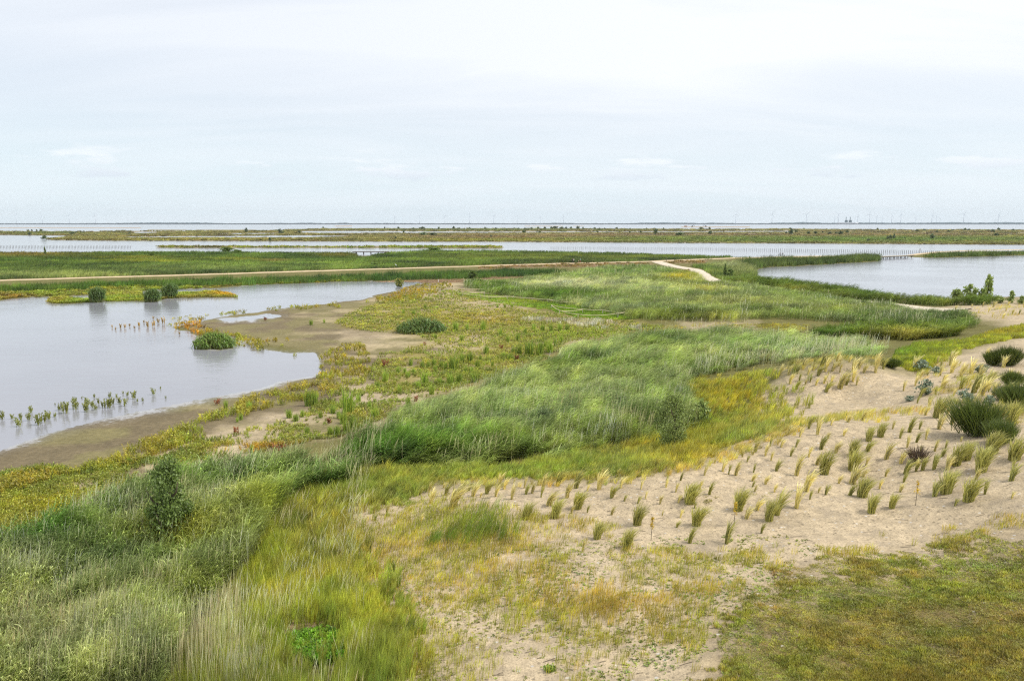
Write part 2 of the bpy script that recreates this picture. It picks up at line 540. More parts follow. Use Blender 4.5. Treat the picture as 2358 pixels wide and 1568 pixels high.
def water_material():
    m, t, out = new_mat('silty_water')
    pos = N(t, 'ShaderNodeNewGeometry').outputs['Position']
    mp = N(t, 'ShaderNodeMapping')
    mp.inputs['Rotation'].default_value = (0, 0, R(-24))
    mp.inputs['Scale'].default_value = (0.55, 1.5, 1)
    t.links.new(pos, mp.inputs[0])

    def noise(scale, detail=3, v=mp.outputs[0]):
        n = N(t, 'ShaderNodeTexNoise')
        n.inputs['Scale'].default_value = scale
        n.inputs['Detail'].default_value = detail
        t.links.new(v, n.inputs['Vector'])
        return n.outputs[0]
    n1, n2, n3 = noise(1.6, 4), noise(0.35, 3), noise(0.035, 4, pos)
    h = mathn(t, 'ADD', mathn(t, 'MULTIPLY', n1, 0.45), n2)
    bm = N(t, 'ShaderNodeBump')
    bm.inputs['Distance'].default_value = 0.12
    t.links.new(maprange(t, n3, 0.35, 0.65, 0.08, 0.55), bm.inputs['Strength'])
    t.links.new(h, bm.inputs['Height'])
    b = N(t, 'ShaderNodeBsdfPrincipled')
    c = mixc(t, maprange(t, n3, 0.3, 0.7, 0, 1), lin(150, 150, 155), lin(136, 136, 142))
    t.links.new(c, b.inputs['Base Color'])
    b.inputs['Roughness'].default_value = 0.12
    b.inputs['IOR'].default_value = 1.33
    t.links.new(bm.outputs[0], b.inputs['Normal'])
    t.links.new(b.outputs[0], out.inputs[0])
    return m


M = {}
M['ground'] = ground_material()
M['water'] = water_material()
M['veg'] = leafy('plant_mass', 'inst')
M['path'] = plain('crushed_shell', lin(200, 178, 144), 0.95, 0, 0.18, 0.9)
M['concrete'] = plain('pale_slab', lin(204, 190, 168), 0.9, 0, 0.12, 0.8)
M['wood'] = plain('weathered_wood', lin(92, 86, 78), 0.85, 0, 0.25, 6)
M['deck'] = plain('grey_planking', lin(170, 160, 140), 0.85, 0, 0.2, 3)
M['rust'] = plain('rusty_brown', lin(112, 74, 58), 0.8, 0, 0.2, 3)
M['stake'] = plain('pale_stake', lin(205, 198, 180), 0.8, 0, 0.15, 5)
M['rope'] = plain('pale_rope', lin(226, 214, 172), 0.8, 0, 0.1, 4)
M['white'] = plain('white_paint', lin(226, 228, 230), 0.5, 0, 0.05, 1)
M['turbine'] = plain('turbine_grey', lin(214, 220, 228), 0.5, 0, 0.04, 0.1)
M['dyke'] = plain('dyke_stone', lin(62, 66, 72), 0.9, 0, 0.2, 0.01)
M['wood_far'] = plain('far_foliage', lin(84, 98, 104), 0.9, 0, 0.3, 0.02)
M['bark'] = plain('bark', lin(88, 76, 62), 0.9, 0, 0.25, 8)
M['dark'] = plain('dark_metal', lin(70, 72, 78), 0.6, 0, 0.15, 1)
M['black'] = plain('dark_cloth', lin(38, 38, 44), 0.85, 0, 0.15, 4)
M['skin'] = plain('skin', lin(206, 158, 130), 0.6, 0, 0.05, 5)
M['hair'] = plain('brown_hair', lin(72, 52, 40), 0.7, 0, 0.15, 9)
M['beak'] = plain('yellow_beak', lin(214, 170, 60), 0.5, 0, 0.1, 9)
M['yellow_paint'] = plain('faded_orange_paint', lin(182, 120, 60), 0.6, 0, 0.15, 1)
M['glass'] = plain('cab_glass', lin(90, 105, 120), 0.2, 0, 0.05, 1)
M['tyre'] = plain('tyre_rubber', lin(40, 40, 42), 0.85, 0, 0.1, 3)
M['shell'] = plain('shell_grit', lin(214, 206, 192), 0.8, 0, 0.2, 9)


# ------------------------------------------------------------------ mesh helpers
def mesh(name, verts, faces, mat, bv=None, smooth=False):
    me = bpy.data.meshes.new(name)
    me.from_pydata([tuple(map(float, v)) for v in verts], [], [tuple(map(int, f)) for f in faces])
    if mat:
        for mm in (mat if isinstance(mat, (list, tuple)) else [mat]):
            me.materials.append(mm)
    if bv is not None:
        at = me.attributes.new('bv', 'FLOAT', 'POINT')
        at.data.foreach_set('value', np.asarray(bv, np.float32))
    if smooth:
        me.polygons.foreach_set('use_smooth', [True] * len(me.polygons))
    me.update()
    return me


def obj(name, me, parent=None, loc=(0, 0, 0), rz=0.0, s=None, label=None, cat=None, group=None, kind=None):
    o = bpy.data.objects.new(name, me)
    COL.objects.link(o)
    o.location = loc
    o.rotation_euler = (0, 0, rz)
    if s is not None:
        o.scale = (s, s, s) if isinstance(s, (int, float)) else s
    if parent:
        o.parent = parent
    for k, v in (('label', label), ('category', cat), ('group', group), ('kind', kind)):
        if v:
            o[k] = v
    return o


class MB:
    """collects boxes, tubes and prisms for one mesh"""
    def __init__(self):
        self.v, self.f = [], []

    def box(self, c, size, rz=0.0, taper=1.0):
        cx, cy_, cz = c
        sx, sy, sz = [k / 2 for k in size]
        b = len(self.v)
        co, si = math.cos(rz), math.sin(rz)
        for dz, k in ((-sz, 1.0), (sz, taper)):
            for dx, dy in ((-sx, -sy), (sx, -sy), (sx, sy), (-sx, sy)):
                dx, dy = dx * k, dy * k
                self.v.append((cx + dx * co - dy * si, cy_ + dx * si + dy * co, cz + dz))
        self.f += [(b, b + 3, b + 2, b + 1), (b + 4, b + 5, b + 6, b + 7)] + [(b + i, b + (i + 1) % 4, b + 4 + (i + 1) % 4, b + 4 + i) for i in range(4)]
        return self

    def tube(self, pts, r, seg=6):
        pts = [np.array(p, float) for p in pts]
        rs = r if isinstance(r, (list, tuple)) else [r] * len(pts)
        b = len(self.v)
        for i, p in enumerate(pts):
            d = pts[min(i + 1, len(pts) - 1)] - pts[max(i - 1, 0)]
            d = d / (np.linalg.norm(d) + 1e-9)
            a = np.cross(d, (0, 0, 1) if abs(d[2]) < 0.9 else (1, 0, 0))
            a = a / np.linalg.norm(a)
            c = np.cross(d, a)
            for k in range(seg):
                th = 2 * math.pi * k / seg
                self.v.append(tuple(p + rs[i] * (a * math.cos(th) + c * math.sin(th))))
        for i in range(len(pts) - 1):
            for k in range(seg):
                k2 = (k + 1) % seg
                self.f.append((b + i * seg + k, b + i * seg + k2, b + (i + 1) * seg + k2, b + (i + 1) * seg + k))
        self.f.append(tuple(b + k for k in range(seg))[::-1])
        self.f.append(tuple(b + (len(pts) - 1) * seg + k for k in range(seg)))
        return self

    def torus(self, c, Rr, r, axis='y', seg=20, rs=6):
        b = len(self.v)
        for i in range(seg):
            a = 2 * math.pi * i / seg
            for j in range(rs):
                q = 2 * math.pi * j / rs
                rad = Rr + r * math.cos(q)
                p, h, o = rad * math.cos(a), rad * math.sin(a), r * math.sin(q)
                self.v.append((c[0] + p, c[1] + o, c[2] + h) if axis == 'y' else (c[0] + o, c[1] + p, c[2] + h))
        for i in range(seg):
            for j in range(rs):
                i2, j2 = (i + 1) % seg, (j + 1) % rs
                self.f.append((b + i * rs + j, b + i2 * rs + j, b + i2 * rs + j2, b + i * rs + j2))
        return self

    def mesh(self, name, mat, smooth=False):
        return mesh(name, self.v, self.f, mat, None, smooth)


def strips(P, W, side, rnd):
    """P (n,k,3) centre lines, W (n,k) half widths (last becomes a tip), side (n,3), rnd (n)"""
    n, k, _ = P.shape
    V = np.zeros((n, 2 * k - 1, 3))
    for j in range(k - 1):
        V[:, 2 * j] = P[:, j] - side * W[:, j:j + 1]
        V[:, 2 * j + 1] = P[:, j] + side * W[:, j:j + 1]
    V[:, -1] = P[:, -1]
    per = 2 * k - 1
    faces = []
    for i in range(n):
        b = i * per
        for j in range(k - 2):
            faces.append((b + 2 * j, b + 2 * j + 1, b + 2 * j + 3, b + 2 * j + 2))
        faces.append((b + per - 3, b + per - 2, b + per - 1))
    return V.reshape(-1, 3), faces, np.repeat(rnd, per)


def join(parts):
    V, F, Bv, o = [], [], [], 0
    for v, f, b in parts:
        V.append(v)
        F += [tuple(i + o for i in t) for t in f]
        Bv.append(b)
        o += len(v)
    return np.concatenate(V), F, np.concatenate(Bv)


def disc(g, n, r):
    a = g.random(n) * 2 * math.pi
    q = np.sqrt(g.random(n)) * r
    return q * np.cos(a), q * np.sin(a)


def rand_side(g, n):
    a = g.random(n) * math.pi
    return np.stack([np.cos(a), np.sin(a), np.zeros(n)], -1)


def blades(g, n, r, h, w, lean, spread=0.25, droop=0.25, hv=0.3, k=3):
    bx, by = disc(g, n, r)
    hh = h * (1 - hv * g.random(n))
    an = g.random(n) * 2 * math.pi
    lx = (lean + spread * np.cos(an) * g.random(n)) * hh
    ly = spread * np.sin(an) * g.random(n) * hh
    P = np.zeros((n, k, 3))
    for j in range(k):
        t = j / (k - 1)
        P[:, j, 0] = bx + lx * t * t + 0.1 * lx * t
        P[:, j, 1] = by + ly * t * t
        P[:, j, 2] = hh * (t * (1 + droop) - droop * t * t * 1.0)
    W = np.stack([np.full(n, w * (0.7 if j == 0 else 1.0)) for j in range(k)], -1) * (0.7 + 0.6 * g.random((n, 1)))
    return strips(P, W, rand_side(g, n), g.random(n))


def reeds(g, n, r, h, w, lean, nleaf=4):
    """reed stems, each with long leaves streaming down wind (+x)"""
    bx, by = disc(g, n, r)
    hh = h * (1 - 0.35 * g.random(n))
    lx = (lean + 0.12 * g.standard_normal(n)) * hh
    ly = 0.10 * g.standard_normal(n) * hh
    base = np.stack([bx, by, np.zeros(n)], -1)

    def stem(t):
        t = np.asarray(t)[:, None] if np.ndim(t) else t
        return base + np.stack([lx, ly, 0 * lx], -1) * t * t + np.stack([0 * hh, 0 * hh, hh], -1) * t
    P = np.stack([stem(0.0), stem(0.55), stem(1.0)], 1)
    out = [strips(P, np.full((n, 3), w * 0.45), rand_side(g, n), g.random(n) * 0.8)]
    for q in range(nleaf):
        t0 = 0.35 + 0.62 * (q + g.random(n)) / nleaf
        p0 = stem(t0)
        L = h * (0.24 + 0.16 * g.random(n))
        a = g.standard_normal(n) * 0.7
        d = np.stack([np.cos(a), np.sin(a), np.zeros(n)], -1)
        up = np.stack([np.zeros(n), np.zeros(n), np.ones(n)], -1)
        el = (0.55 + 0.9 * g.random(n))[:, None]
        p1 = p0 + d * (L * 0.5)[:, None] + up * (L[:, None] * el * 0.5)
        p2 = p0 + d * L[:, None] + up * (L[:, None] * (el * 0.75 - 0.2))
        sd = np.cross(d, up) * 0.8 + up * 0.5
        out.append(strips(np.stack([p0, p1, p2], 1), np.stack([np.full(n, w * 0.5), np.full(n, w), np.zeros(n)], -1), sd, g.random(n) * 0.9))
    return join(out)


def forbs(g, n, r, h, leaf, per=9):
    """low bushy plants: short stems thick with small leaves"""
    bx, by = disc(g, n, r)
    hh = h * (1 - 0.5 * g.random(n))
    an = g.random(n) * 2 * math.pi
    base = np.stack([bx, by, 0 * bx], -1)
    lean = np.stack([np.cos(an), np.sin(an), 0 * an], -1) * (hh * 0.25)[:, None]
    tip = base + lean + np.stack([0 * hh, 0 * hh, hh], -1)
    out = [strips(np.stack([base, (base + tip) / 2, tip], 1), np.full((n, 3), leaf * 0.16), rand_side(g, n), g.random(n))]
    for q in range(per):
        t = 0.2 + 0.8 * (q + g.random(n)) / per
        p0 = base + (tip - base) * t[:, None]
        a = g.random(n) * 2 * math.pi
        L = leaf * (0.7 + 0.8 * g.random(n))
        d = np.stack([np.cos(a), np.sin(a), 0.6 + 0.8 * g.random(n)], -1)
        d /= np.linalg.norm(d, axis=1)[:, None]
        p2 = p0 + d * L[:, None]
        out.append(strips(np.stack([p0, (p0 + p2) / 2, p2], 1), np.stack([L * 0.12, L * 0.3, 0 * L], -1), rand_side(g, n), g.random(n)))
    return join(out)


def dead(g, n, r, h, w):
    bx, by = disc(g, n, r)
    hh = h * (1 - 0.3 * g.random(n))
    lx = (0.12 + 0.1 * g.standard_normal(n)) * hh
    ly = 0.08 * g.standard_normal(n) * hh
    P = np.zeros((n, 4, 3))
    for j, t in enumerate((0, 0.6, 0.86, 1.05)):
        P[:, j, 0], P[:, j, 1], P[:, j, 2] = bx + lx * t * t, by + ly * t, hh * t
    W = np.stack([np.full(n, w * k) for k in (0.5, 0.5, 1.1, 0)], -1)
    return strips(P, W, rand_side(g, n), g.random(n) * 0.75)


def rosette(g, n, r, leaf):
    out = []
    bx, by = disc(g, n, r)
    for q in range(7):
        a = g.random(n) * 2 * math.pi
        L = leaf * (0.6 + 0.7 * g.random(n))
        d = np.stack([np.cos(a), np.sin(a), 0.25 + 0.5 * g.random(n)], -1)
        p0 = np.stack([bx, by, 0 * bx + 0.005], -1)
        p2 = p0 + d * L[:, None]
        p2[:, 2] *= 0.8
        sd = np.stack([-np.sin(a), np.cos(a), 0 * a], -1)
        out.append(strips(np.stack([p0, p0 + d * (L * 0.6)[:, None], p2], 1), np.stack([L * 0.1, L * 0.3, 0 * L], -1), sd, g.random(n)))
    return join(out)


# ------------------------------------------------------------------ ground, water, path
SAND, MUD, LIT = lin(207, 187, 154, .86), lin(134, 120, 92, .8), lin(126, 120, 70, .8)
SANDP = [
    [(960, 1120), (1180, 1112), (1420, 1105), (1570, 1075), (1690, 1045), (1700, 1000), (1730, 950), (1750, 900), (1800, 862), (1939, 838), (2005, 841), (2089, 855), (2150, 838), (2250, 795), (2358, 765),
     (2800, 765), (3000, 1190), (3000, 2600), (760, 2600), (800, 1560), (840, 1470), (790, 1360), (690, 1240), (800, 1165)],
    [(2160, 705), (2358, 690), (2800, 690), (2800, 762), (2330, 752), (2230, 725)],
    M1((1400, 1160), (1500, 1050), (1750, 1010), (2000, 980), (2358, 900), (2358, 960), (2000, 1100), (1700, 1190), (1400, 1300), (1200, 1290)),
    M2((640, 560), (760, 480), (1000, 420), (1050, 440), (960, 500), (820, 560), (700, 590)),
    M2((820, 190), (1000, 185), (1290, 205), (1200, 225), (860, 222)), M2((0, 420), (300, 425), (420, 445), (300, 462), (0, 455)), M2((560, 140), (760, 120), (1000, 160), (760, 190)),
    M2((-60, 800), (200, 780), (560, 830), (700, 800), (600, 900), (380, 960), (100, 980)), M2((200, 1000), (420, 940), (400, 1000), (200, 1090), (60, 1110)),
    M3((0, 335), (350, 315), (520, 340), (420, 370), (0, 385)),
    M3((1550, 225), (1720, 235), (1720, 265), (1580, 260)),
]
LAWNP = [(1560, 2400), (1600, 1540), (1660, 1390), (1780, 1305), (1950, 1268), (2150, 1238), (2358, 1188), (2900, 1150), (2900, 2400)]
MUDP = [(-900, 1500), (-900, 1260), (0, 1020), (367, 925), (600, 880), (737, 840), (733, 810), (617, 795), (583, 780), (450, 765), (420, 748), (567, 710), (830, 686), (960, 648), (1060, 648), (1100, 680),
        (1250, 720), (1480, 745), (1300, 800), (1100, 880), (960, 930), (786, 1010), (360, 1090), (0, 1240)]
BROWN = [Z3((-300, 560), (200, 545), (1200, 528), (1320, 545), (1000, 570), (200, 575), (-300, 590)), Z3((1400, 515), (1800, 508), (1780, 535), (1450, 540)), Z3((1560, 590), (1700, 605), (1790, 700), (1700, 690), (1620, 620)),
         Z2((1000, 712), (1600, 690), (1900, 690), (1900, 715), (1500, 720)), Z2((2080, 670), (2358, 655), (2500, 670), (2100, 690))]


def soft(poly, u, v, w):
    return np.clip(sdf(poly, u, v) / w + 0.5, 0, 1)


def build_ground():
    x, y, z = GX.ravel(), GY.ravel(), GZ.ravel()
    u, v = project(x, y, z)
    jit = (fbm(x / 3.0, y / 3.0, 5) - 0.5) * 26 * np.clip((v - 560) / 400, 0, 1)
    c = np.tile(np.array(LIT), (len(x), 1))

    def lay(mask, rgb):
        nonlocal c
        c = c * (1 - mask[:, None]) + np.array(rgb) * mask[:, None]
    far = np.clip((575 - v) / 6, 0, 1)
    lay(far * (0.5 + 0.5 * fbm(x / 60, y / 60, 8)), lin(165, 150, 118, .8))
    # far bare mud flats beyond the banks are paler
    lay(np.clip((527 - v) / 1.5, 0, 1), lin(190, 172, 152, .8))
    mud = soft(MUDP, u, v + jit, 8)
    lay(mud, MUD)
    lay(mud * np.clip((fbm(x / 5, y / 5, 15) - .45) / .15, 0, .55), lin(150, 142, 92, .8))
    lay(mud * np.clip((fbm(x / 7, y / 4, 25) - .55) / .1, 0, .8) * np.clip(z / .25, 0, 1), lin(196, 178, 140, .85))
    lay(soft([(786, 728), (850, 702), (930, 678), (1060, 664), (1110, 690), (1260, 718), (1480, 742), (1560, 750), (1400, 776), (1310, 790), (1270, 822), (1100, 880), (980, 922), (900, 900), (860, 850), (920, 810), (1000, 790), (960, 772), (830, 760), (770, 745)], u, v + jit * 2, 16) * np.clip((fbm(x / 4, y / 4, 35) - .3) / .2, 0, .85), lin(164, 150, 88, .8))
    sand = np.zeros(len(x))
    for i, P in enumerate(SANDP):
        jj = jit * 1.5 if i == 0 else jit * 3
        sand = np.maximum(sand, soft(P, u + jj, v + jj, 30) * (1.0 if i < 2 else 0.8))
    lay(sand, SAND)
    lay(np.clip((sdf(LAWNP, u + jit * 3, v + jit * 3) + 20) / 170, 0, 1), lin(142, 124, 82, .85))
    for P in BROWN:
        lay(soft(P, u, v + jit * 0.3, 4), lin(152, 124, 92, .8))
    lay(soft(B1((1780, 1090), (1900, 1080), (2100, 1120), (2240, 1160), (2230, 1260), (2000, 1200), (1820, 1240)), u, v + jit, 20), lin(186, 160, 128, .9))
    wet = np.clip(1 + (GS.ravel() - 22 * (fbm(x / 2.5, y / 2.5, 33) - .3)) / np.clip((v - 600) * .11, 4, 34), 0, 1) * np.clip((v - 590) / 20, 0, 1)
    V = np.stack([x, y, z], -1)
    nr, nc = GX.shape
    idx = np.arange(nr * nc).reshape(nr, nc)
    F = np.stack([idx[:-1, :-1], idx[:-1, 1:], idx[1:, 1:], idx[1:, :-1]], -1).reshape(-1, 4)[:, ::-1]
    me = bpy.data.meshes.new('ground')
    me.vertices.add(len(V))
    me.vertices.foreach_set('co', V.ravel())
    me.loops.add(F.size)
    me.loops.foreach_set('vertex_index', F.ravel())
    me.polygons.add(len(F))
    me.polygons.foreach_set('loop_start', np.arange(len(F)) * 4)
    me.polygons.foreach_set('loop_total', np.full(len(F), 4))
    me.polygons.foreach_set('use_smooth', np.ones(len(F), bool))
    me.update()
    me.validate()
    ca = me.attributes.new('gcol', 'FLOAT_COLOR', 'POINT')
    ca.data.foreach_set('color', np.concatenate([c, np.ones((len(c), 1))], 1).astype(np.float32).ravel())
    me.attributes.new('wet', 'FLOAT', 'POINT').data.foreach_set('value', wet.astype(np.float32))
    me.attributes.new('sandy', 'FLOAT', 'POINT').data.foreach_set('value', sand.astype(np.float32))
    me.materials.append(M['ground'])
    obj('ground', me, kind='structure')


build_ground()

mb = MB()
nx, ny = 24, 24
xs = np.linspace(-12800, 12800, nx)
ys = np.concatenate([[12.0], np.geomspace(40, 11500, ny - 1)])
wv = [(a, b, 0.0) for b in ys for a in xs]
wf = [(j * nx + i, j * nx + i + 1, (j + 1) * nx + i + 1, (j + 1) * nx + i) for j in range(ny - 1) for i in range(nx - 1)]
obj('lake', mesh('lake', wv, wf, M['water']), kind='structure')


def ribbon(name, pts, width, mat, lift=0.05):
    """pts: (u, v) centre line on the ground"""
    W = [on_ground(u, v)[:2] for u, v in pts]
    W = np.array(W)
    seg = np.hypot(*np.diff(W, axis=0).T)
    s = np.concatenate([[0], np.cumsum(seg)])
    t = np.linspace(0, s[-1], max(int(s[-1] / 1.5), 10))
    X, Y = np.interp(t, s, W[:, 0]), np.interp(t, s, W[:, 1])
    ker = np.ones(9) / 9
    X = np.convolve(np.pad(X, 4, 'edge'), ker, 'valid')
    Y = np.convolve(np.pad(Y, 4, 'edge'), ker, 'valid')
    dx, dy = np.gradient(X), np.gradient(Y)
    L = np.hypot(dx, dy) + 1e-9
    nxv, nyv = -dy / L, dx / L
    wid = width * (0.92 + 0.16 * fbm(t / 4.0, t * 0 + 3, 71))
    verts, faces = [], []
    offs = (-0.5, -0.42, 0.0, 0.42, 0.5)
    for o in offs:
        px, py = X + nxv * wid * o, Y + nyv * wid * o
        zz = np.maximum(terr(px, py), 0.02) + (lift + 0.05 if abs(o) < 0.45 else -0.02)
        verts.append(np.stack([px, py, zz], -1))
    n = len(X)
    V = np.concatenate(verts)
    for k in range(len(offs) - 1):
        for i in range(n - 1):
            faces.append((k * n + i, k * n + i + 1, (k + 1) * n + i + 1, (k + 1) * n + i))
    return obj(name, mesh(name, V, faces, mat, None, True), kind='structure')


PATH_MAIN = [(-240, 657), (0, 646.5), (200, 640), (400, 634.5), (589, 629), (800, 622), (1000, 616), (1179, 610.5), (1300, 607), (1430, 604), (1530, 602)]
PATH_SPUR = [(1500, 602.5), (1545, 600), (1630, 597), (1692, 594.6), (1760, 592.6), (1850, 590.5), (1940, 590), (2022, 592)]
PATH_HILL = [(1512, 603), (1540, 611), (1570, 617), (1600, 621), (1617, 631), (1628, 641), (1654, 650), (1704, 658), (1768, 669), (1850, 683), (1930, 691), (1989, 696), (2039, 699), (2100, 709), (2150, 713), (2230, 716)]
ribbon('path', PATH_MAIN, 3.2, M['path'])
ribbon('path', PATH_SPUR, 4.2, M['path'], 0.06)
ribbon('path', PATH_HILL, 4.2, M['concrete'], 0.07)
ribbon('path', [(2094, 588.6), (2120, 585), (2160, 580.5), (2230, 577.3), (2358, 575)], 4.2, M['path'], 0.06)
_pathpts = np.array([on_ground(u, v)[:2] for u, v in PATH_MAIN + PATH_SPUR])


def near_line(x, y, pts):
    P = np.array([on_ground(u, v)[:2] for u, v in pts])
    d = np.full(x.shape, 1e9)
    for (x0, y0), (x1, y1) in zip(P[:-1], P[1:]):
        ex, ey = x1 - x0, y1 - y0
        t = np.clip(((x - x0) * ex + (y - y0) * ey) / (ex * ex + ey * ey + 1e-9), 0, 1)
        d = np.minimum(d, np.hypot(x - x0 - t * ex, y - y0 - t * ey))
    return d


# ------------------------------------------------------------------ plant masses (nobody could count them)
def variants(fn, name, lods, nvar=3):
    """one collection of clumps per mass; fn(g, r) -> arrays. Not linked to the scene: they only feed the masses."""
    c = bpy.data.collections.new(name + '_clumps')
    k = 0
    for r in lods:
        for q in range(nvar):
            g = np.random.default_rng(1000 + k * 13 + len(name))
            V, F, b = fn(g, r)
            o = bpy.data.objects.new('%s_clump_%03d' % (name, k), mesh(name + '_clump', V, F, M['veg'], b))
            c.objects.link(o)
            k += 1
    return c


def scatter_tree(coll):
    ng = bpy.data.node_groups.new('scatter', 'GeometryNodeTree')
    ng.interface.new_socket('Geometry', in_out='INPUT', socket_type='NodeSocketGeometry')
    ng.interface.new_socket('Geometry', in_out='OUTPUT', socket_type='NodeSocketGeometry')
    gi, go = ng.nodes.new('NodeGroupInput'), ng.nodes.new('NodeGroupOutput')
    ci = ng.nodes.new('GeometryNodeCollectionInfo')
    ci.inputs['Collection'].default_value = coll
    ci.inputs['Separate Children'].default_value = True
    ci.inputs['Reset Children'].default_value = True
    ip = ng.nodes.new('GeometryNodeInstanceOnPoints')
    ip.inputs['Pick Instance'].default_value = True

    def attr(nm, typ):
        a = ng.nodes.new('GeometryNodeInputNamedAttribute')
        a.data_type = typ
        a.inputs['Name'].default_value = nm
        return a.outputs['Attribute']
    L = ng.links
    L.new(gi.outputs[0], ip.inputs['Points'])
    L.new(ci.outputs[0], ip.inputs['Instance'])
    L.new(attr('idx', 'INT'), ip.inputs['Instance Index'])
    L.new(attr('rot', 'FLOAT_VECTOR'), ip.inputs['Rotation'])
    L.new(attr('scl', 'FLOAT_VECTOR'), ip.inputs['Scale'])
    L.new(ip.outputs[0], go.inputs[0])
    return ng


def mass(name, label, coll, x, y, z, idx, rz, scl, col):
    n = len(x)
    lum = (col @ np.array([0.3, 0.6, 0.1]))[:, None]
    col = lum + (col - lum) * 1.08
    me = bpy.data.meshes.new(name)
    me.vertices.add(n)
    me.vertices.foreach_set('co', np.stack([x, y, z], -1).astype(np.float32).ravel())
    me.attributes.new('idx', 'INT', 'POINT').data.foreach_set('value', idx.astype(np.int32))
    rot = np.zeros((n, 3), np.float32)
    rot[:, 2] = rz
    me.attributes.new('rot', 'FLOAT_VECTOR', 'POINT').data.foreach_set('vector', rot.ravel())
    me.attributes.new('scl', 'FLOAT_VECTOR', 'POINT').data.foreach_set('vector', scl.astype(np.float32).ravel())
    ca = me.attributes.new('col', 'FLOAT_COLOR', 'POINT')
    ca.data.foreach_set('color', np.concatenate([np.clip(col, 0.005, 1), np.ones((n, 1))], 1).astype(np.float32).ravel())
    o = obj(name, me, label=label, cat=None, kind='stuff')
    md = o.modifiers.new('scatter', 'NODES')
    md.node_group = scatter_tree(coll)
    return o


def candidates(u0, u1, v0, v1, su, sv, vary=0.0):
    """evenly thrown points over the ground; steps given at level zero in photo units"""
    nu = int((u1 - u0) / su)
    rows = []
    v = v0
    while v < v1:
        rows.append(v)
        v += sv * (1 + vary * (v - 560) / 400 if v > 560 else 1)
    rows = np.array(rows)
    gu, gv = np.meshgrid(u0 + (np.arange(nu) + 0.5) * su, rows)
    gu = gu + (rng.random(gu.shape) - 0.5) * su * 1.1
    gv = gv + (rng.random(gv.shape) - 0.5) * sv * 1.1
    x, y = ground(gu.ravel(), gv.ravel(), 0.0)
    return x, y


class Layer:
    pass


def blobs(u, v, c, lst):
    """lst of (u, v, ru, rv, rgb, strength): patches where the plants themselves have another colour"""
    for bu, bv, ru, rv, rgb, st in lst:
        q = ((u - bu) / ru) ** 2 + ((v - bv) / rv) ** 2
        w = (st * np.exp(-q * 1.2))[:, None]
        c = c * (1 - w) + np.array(rgb) * w
    return c


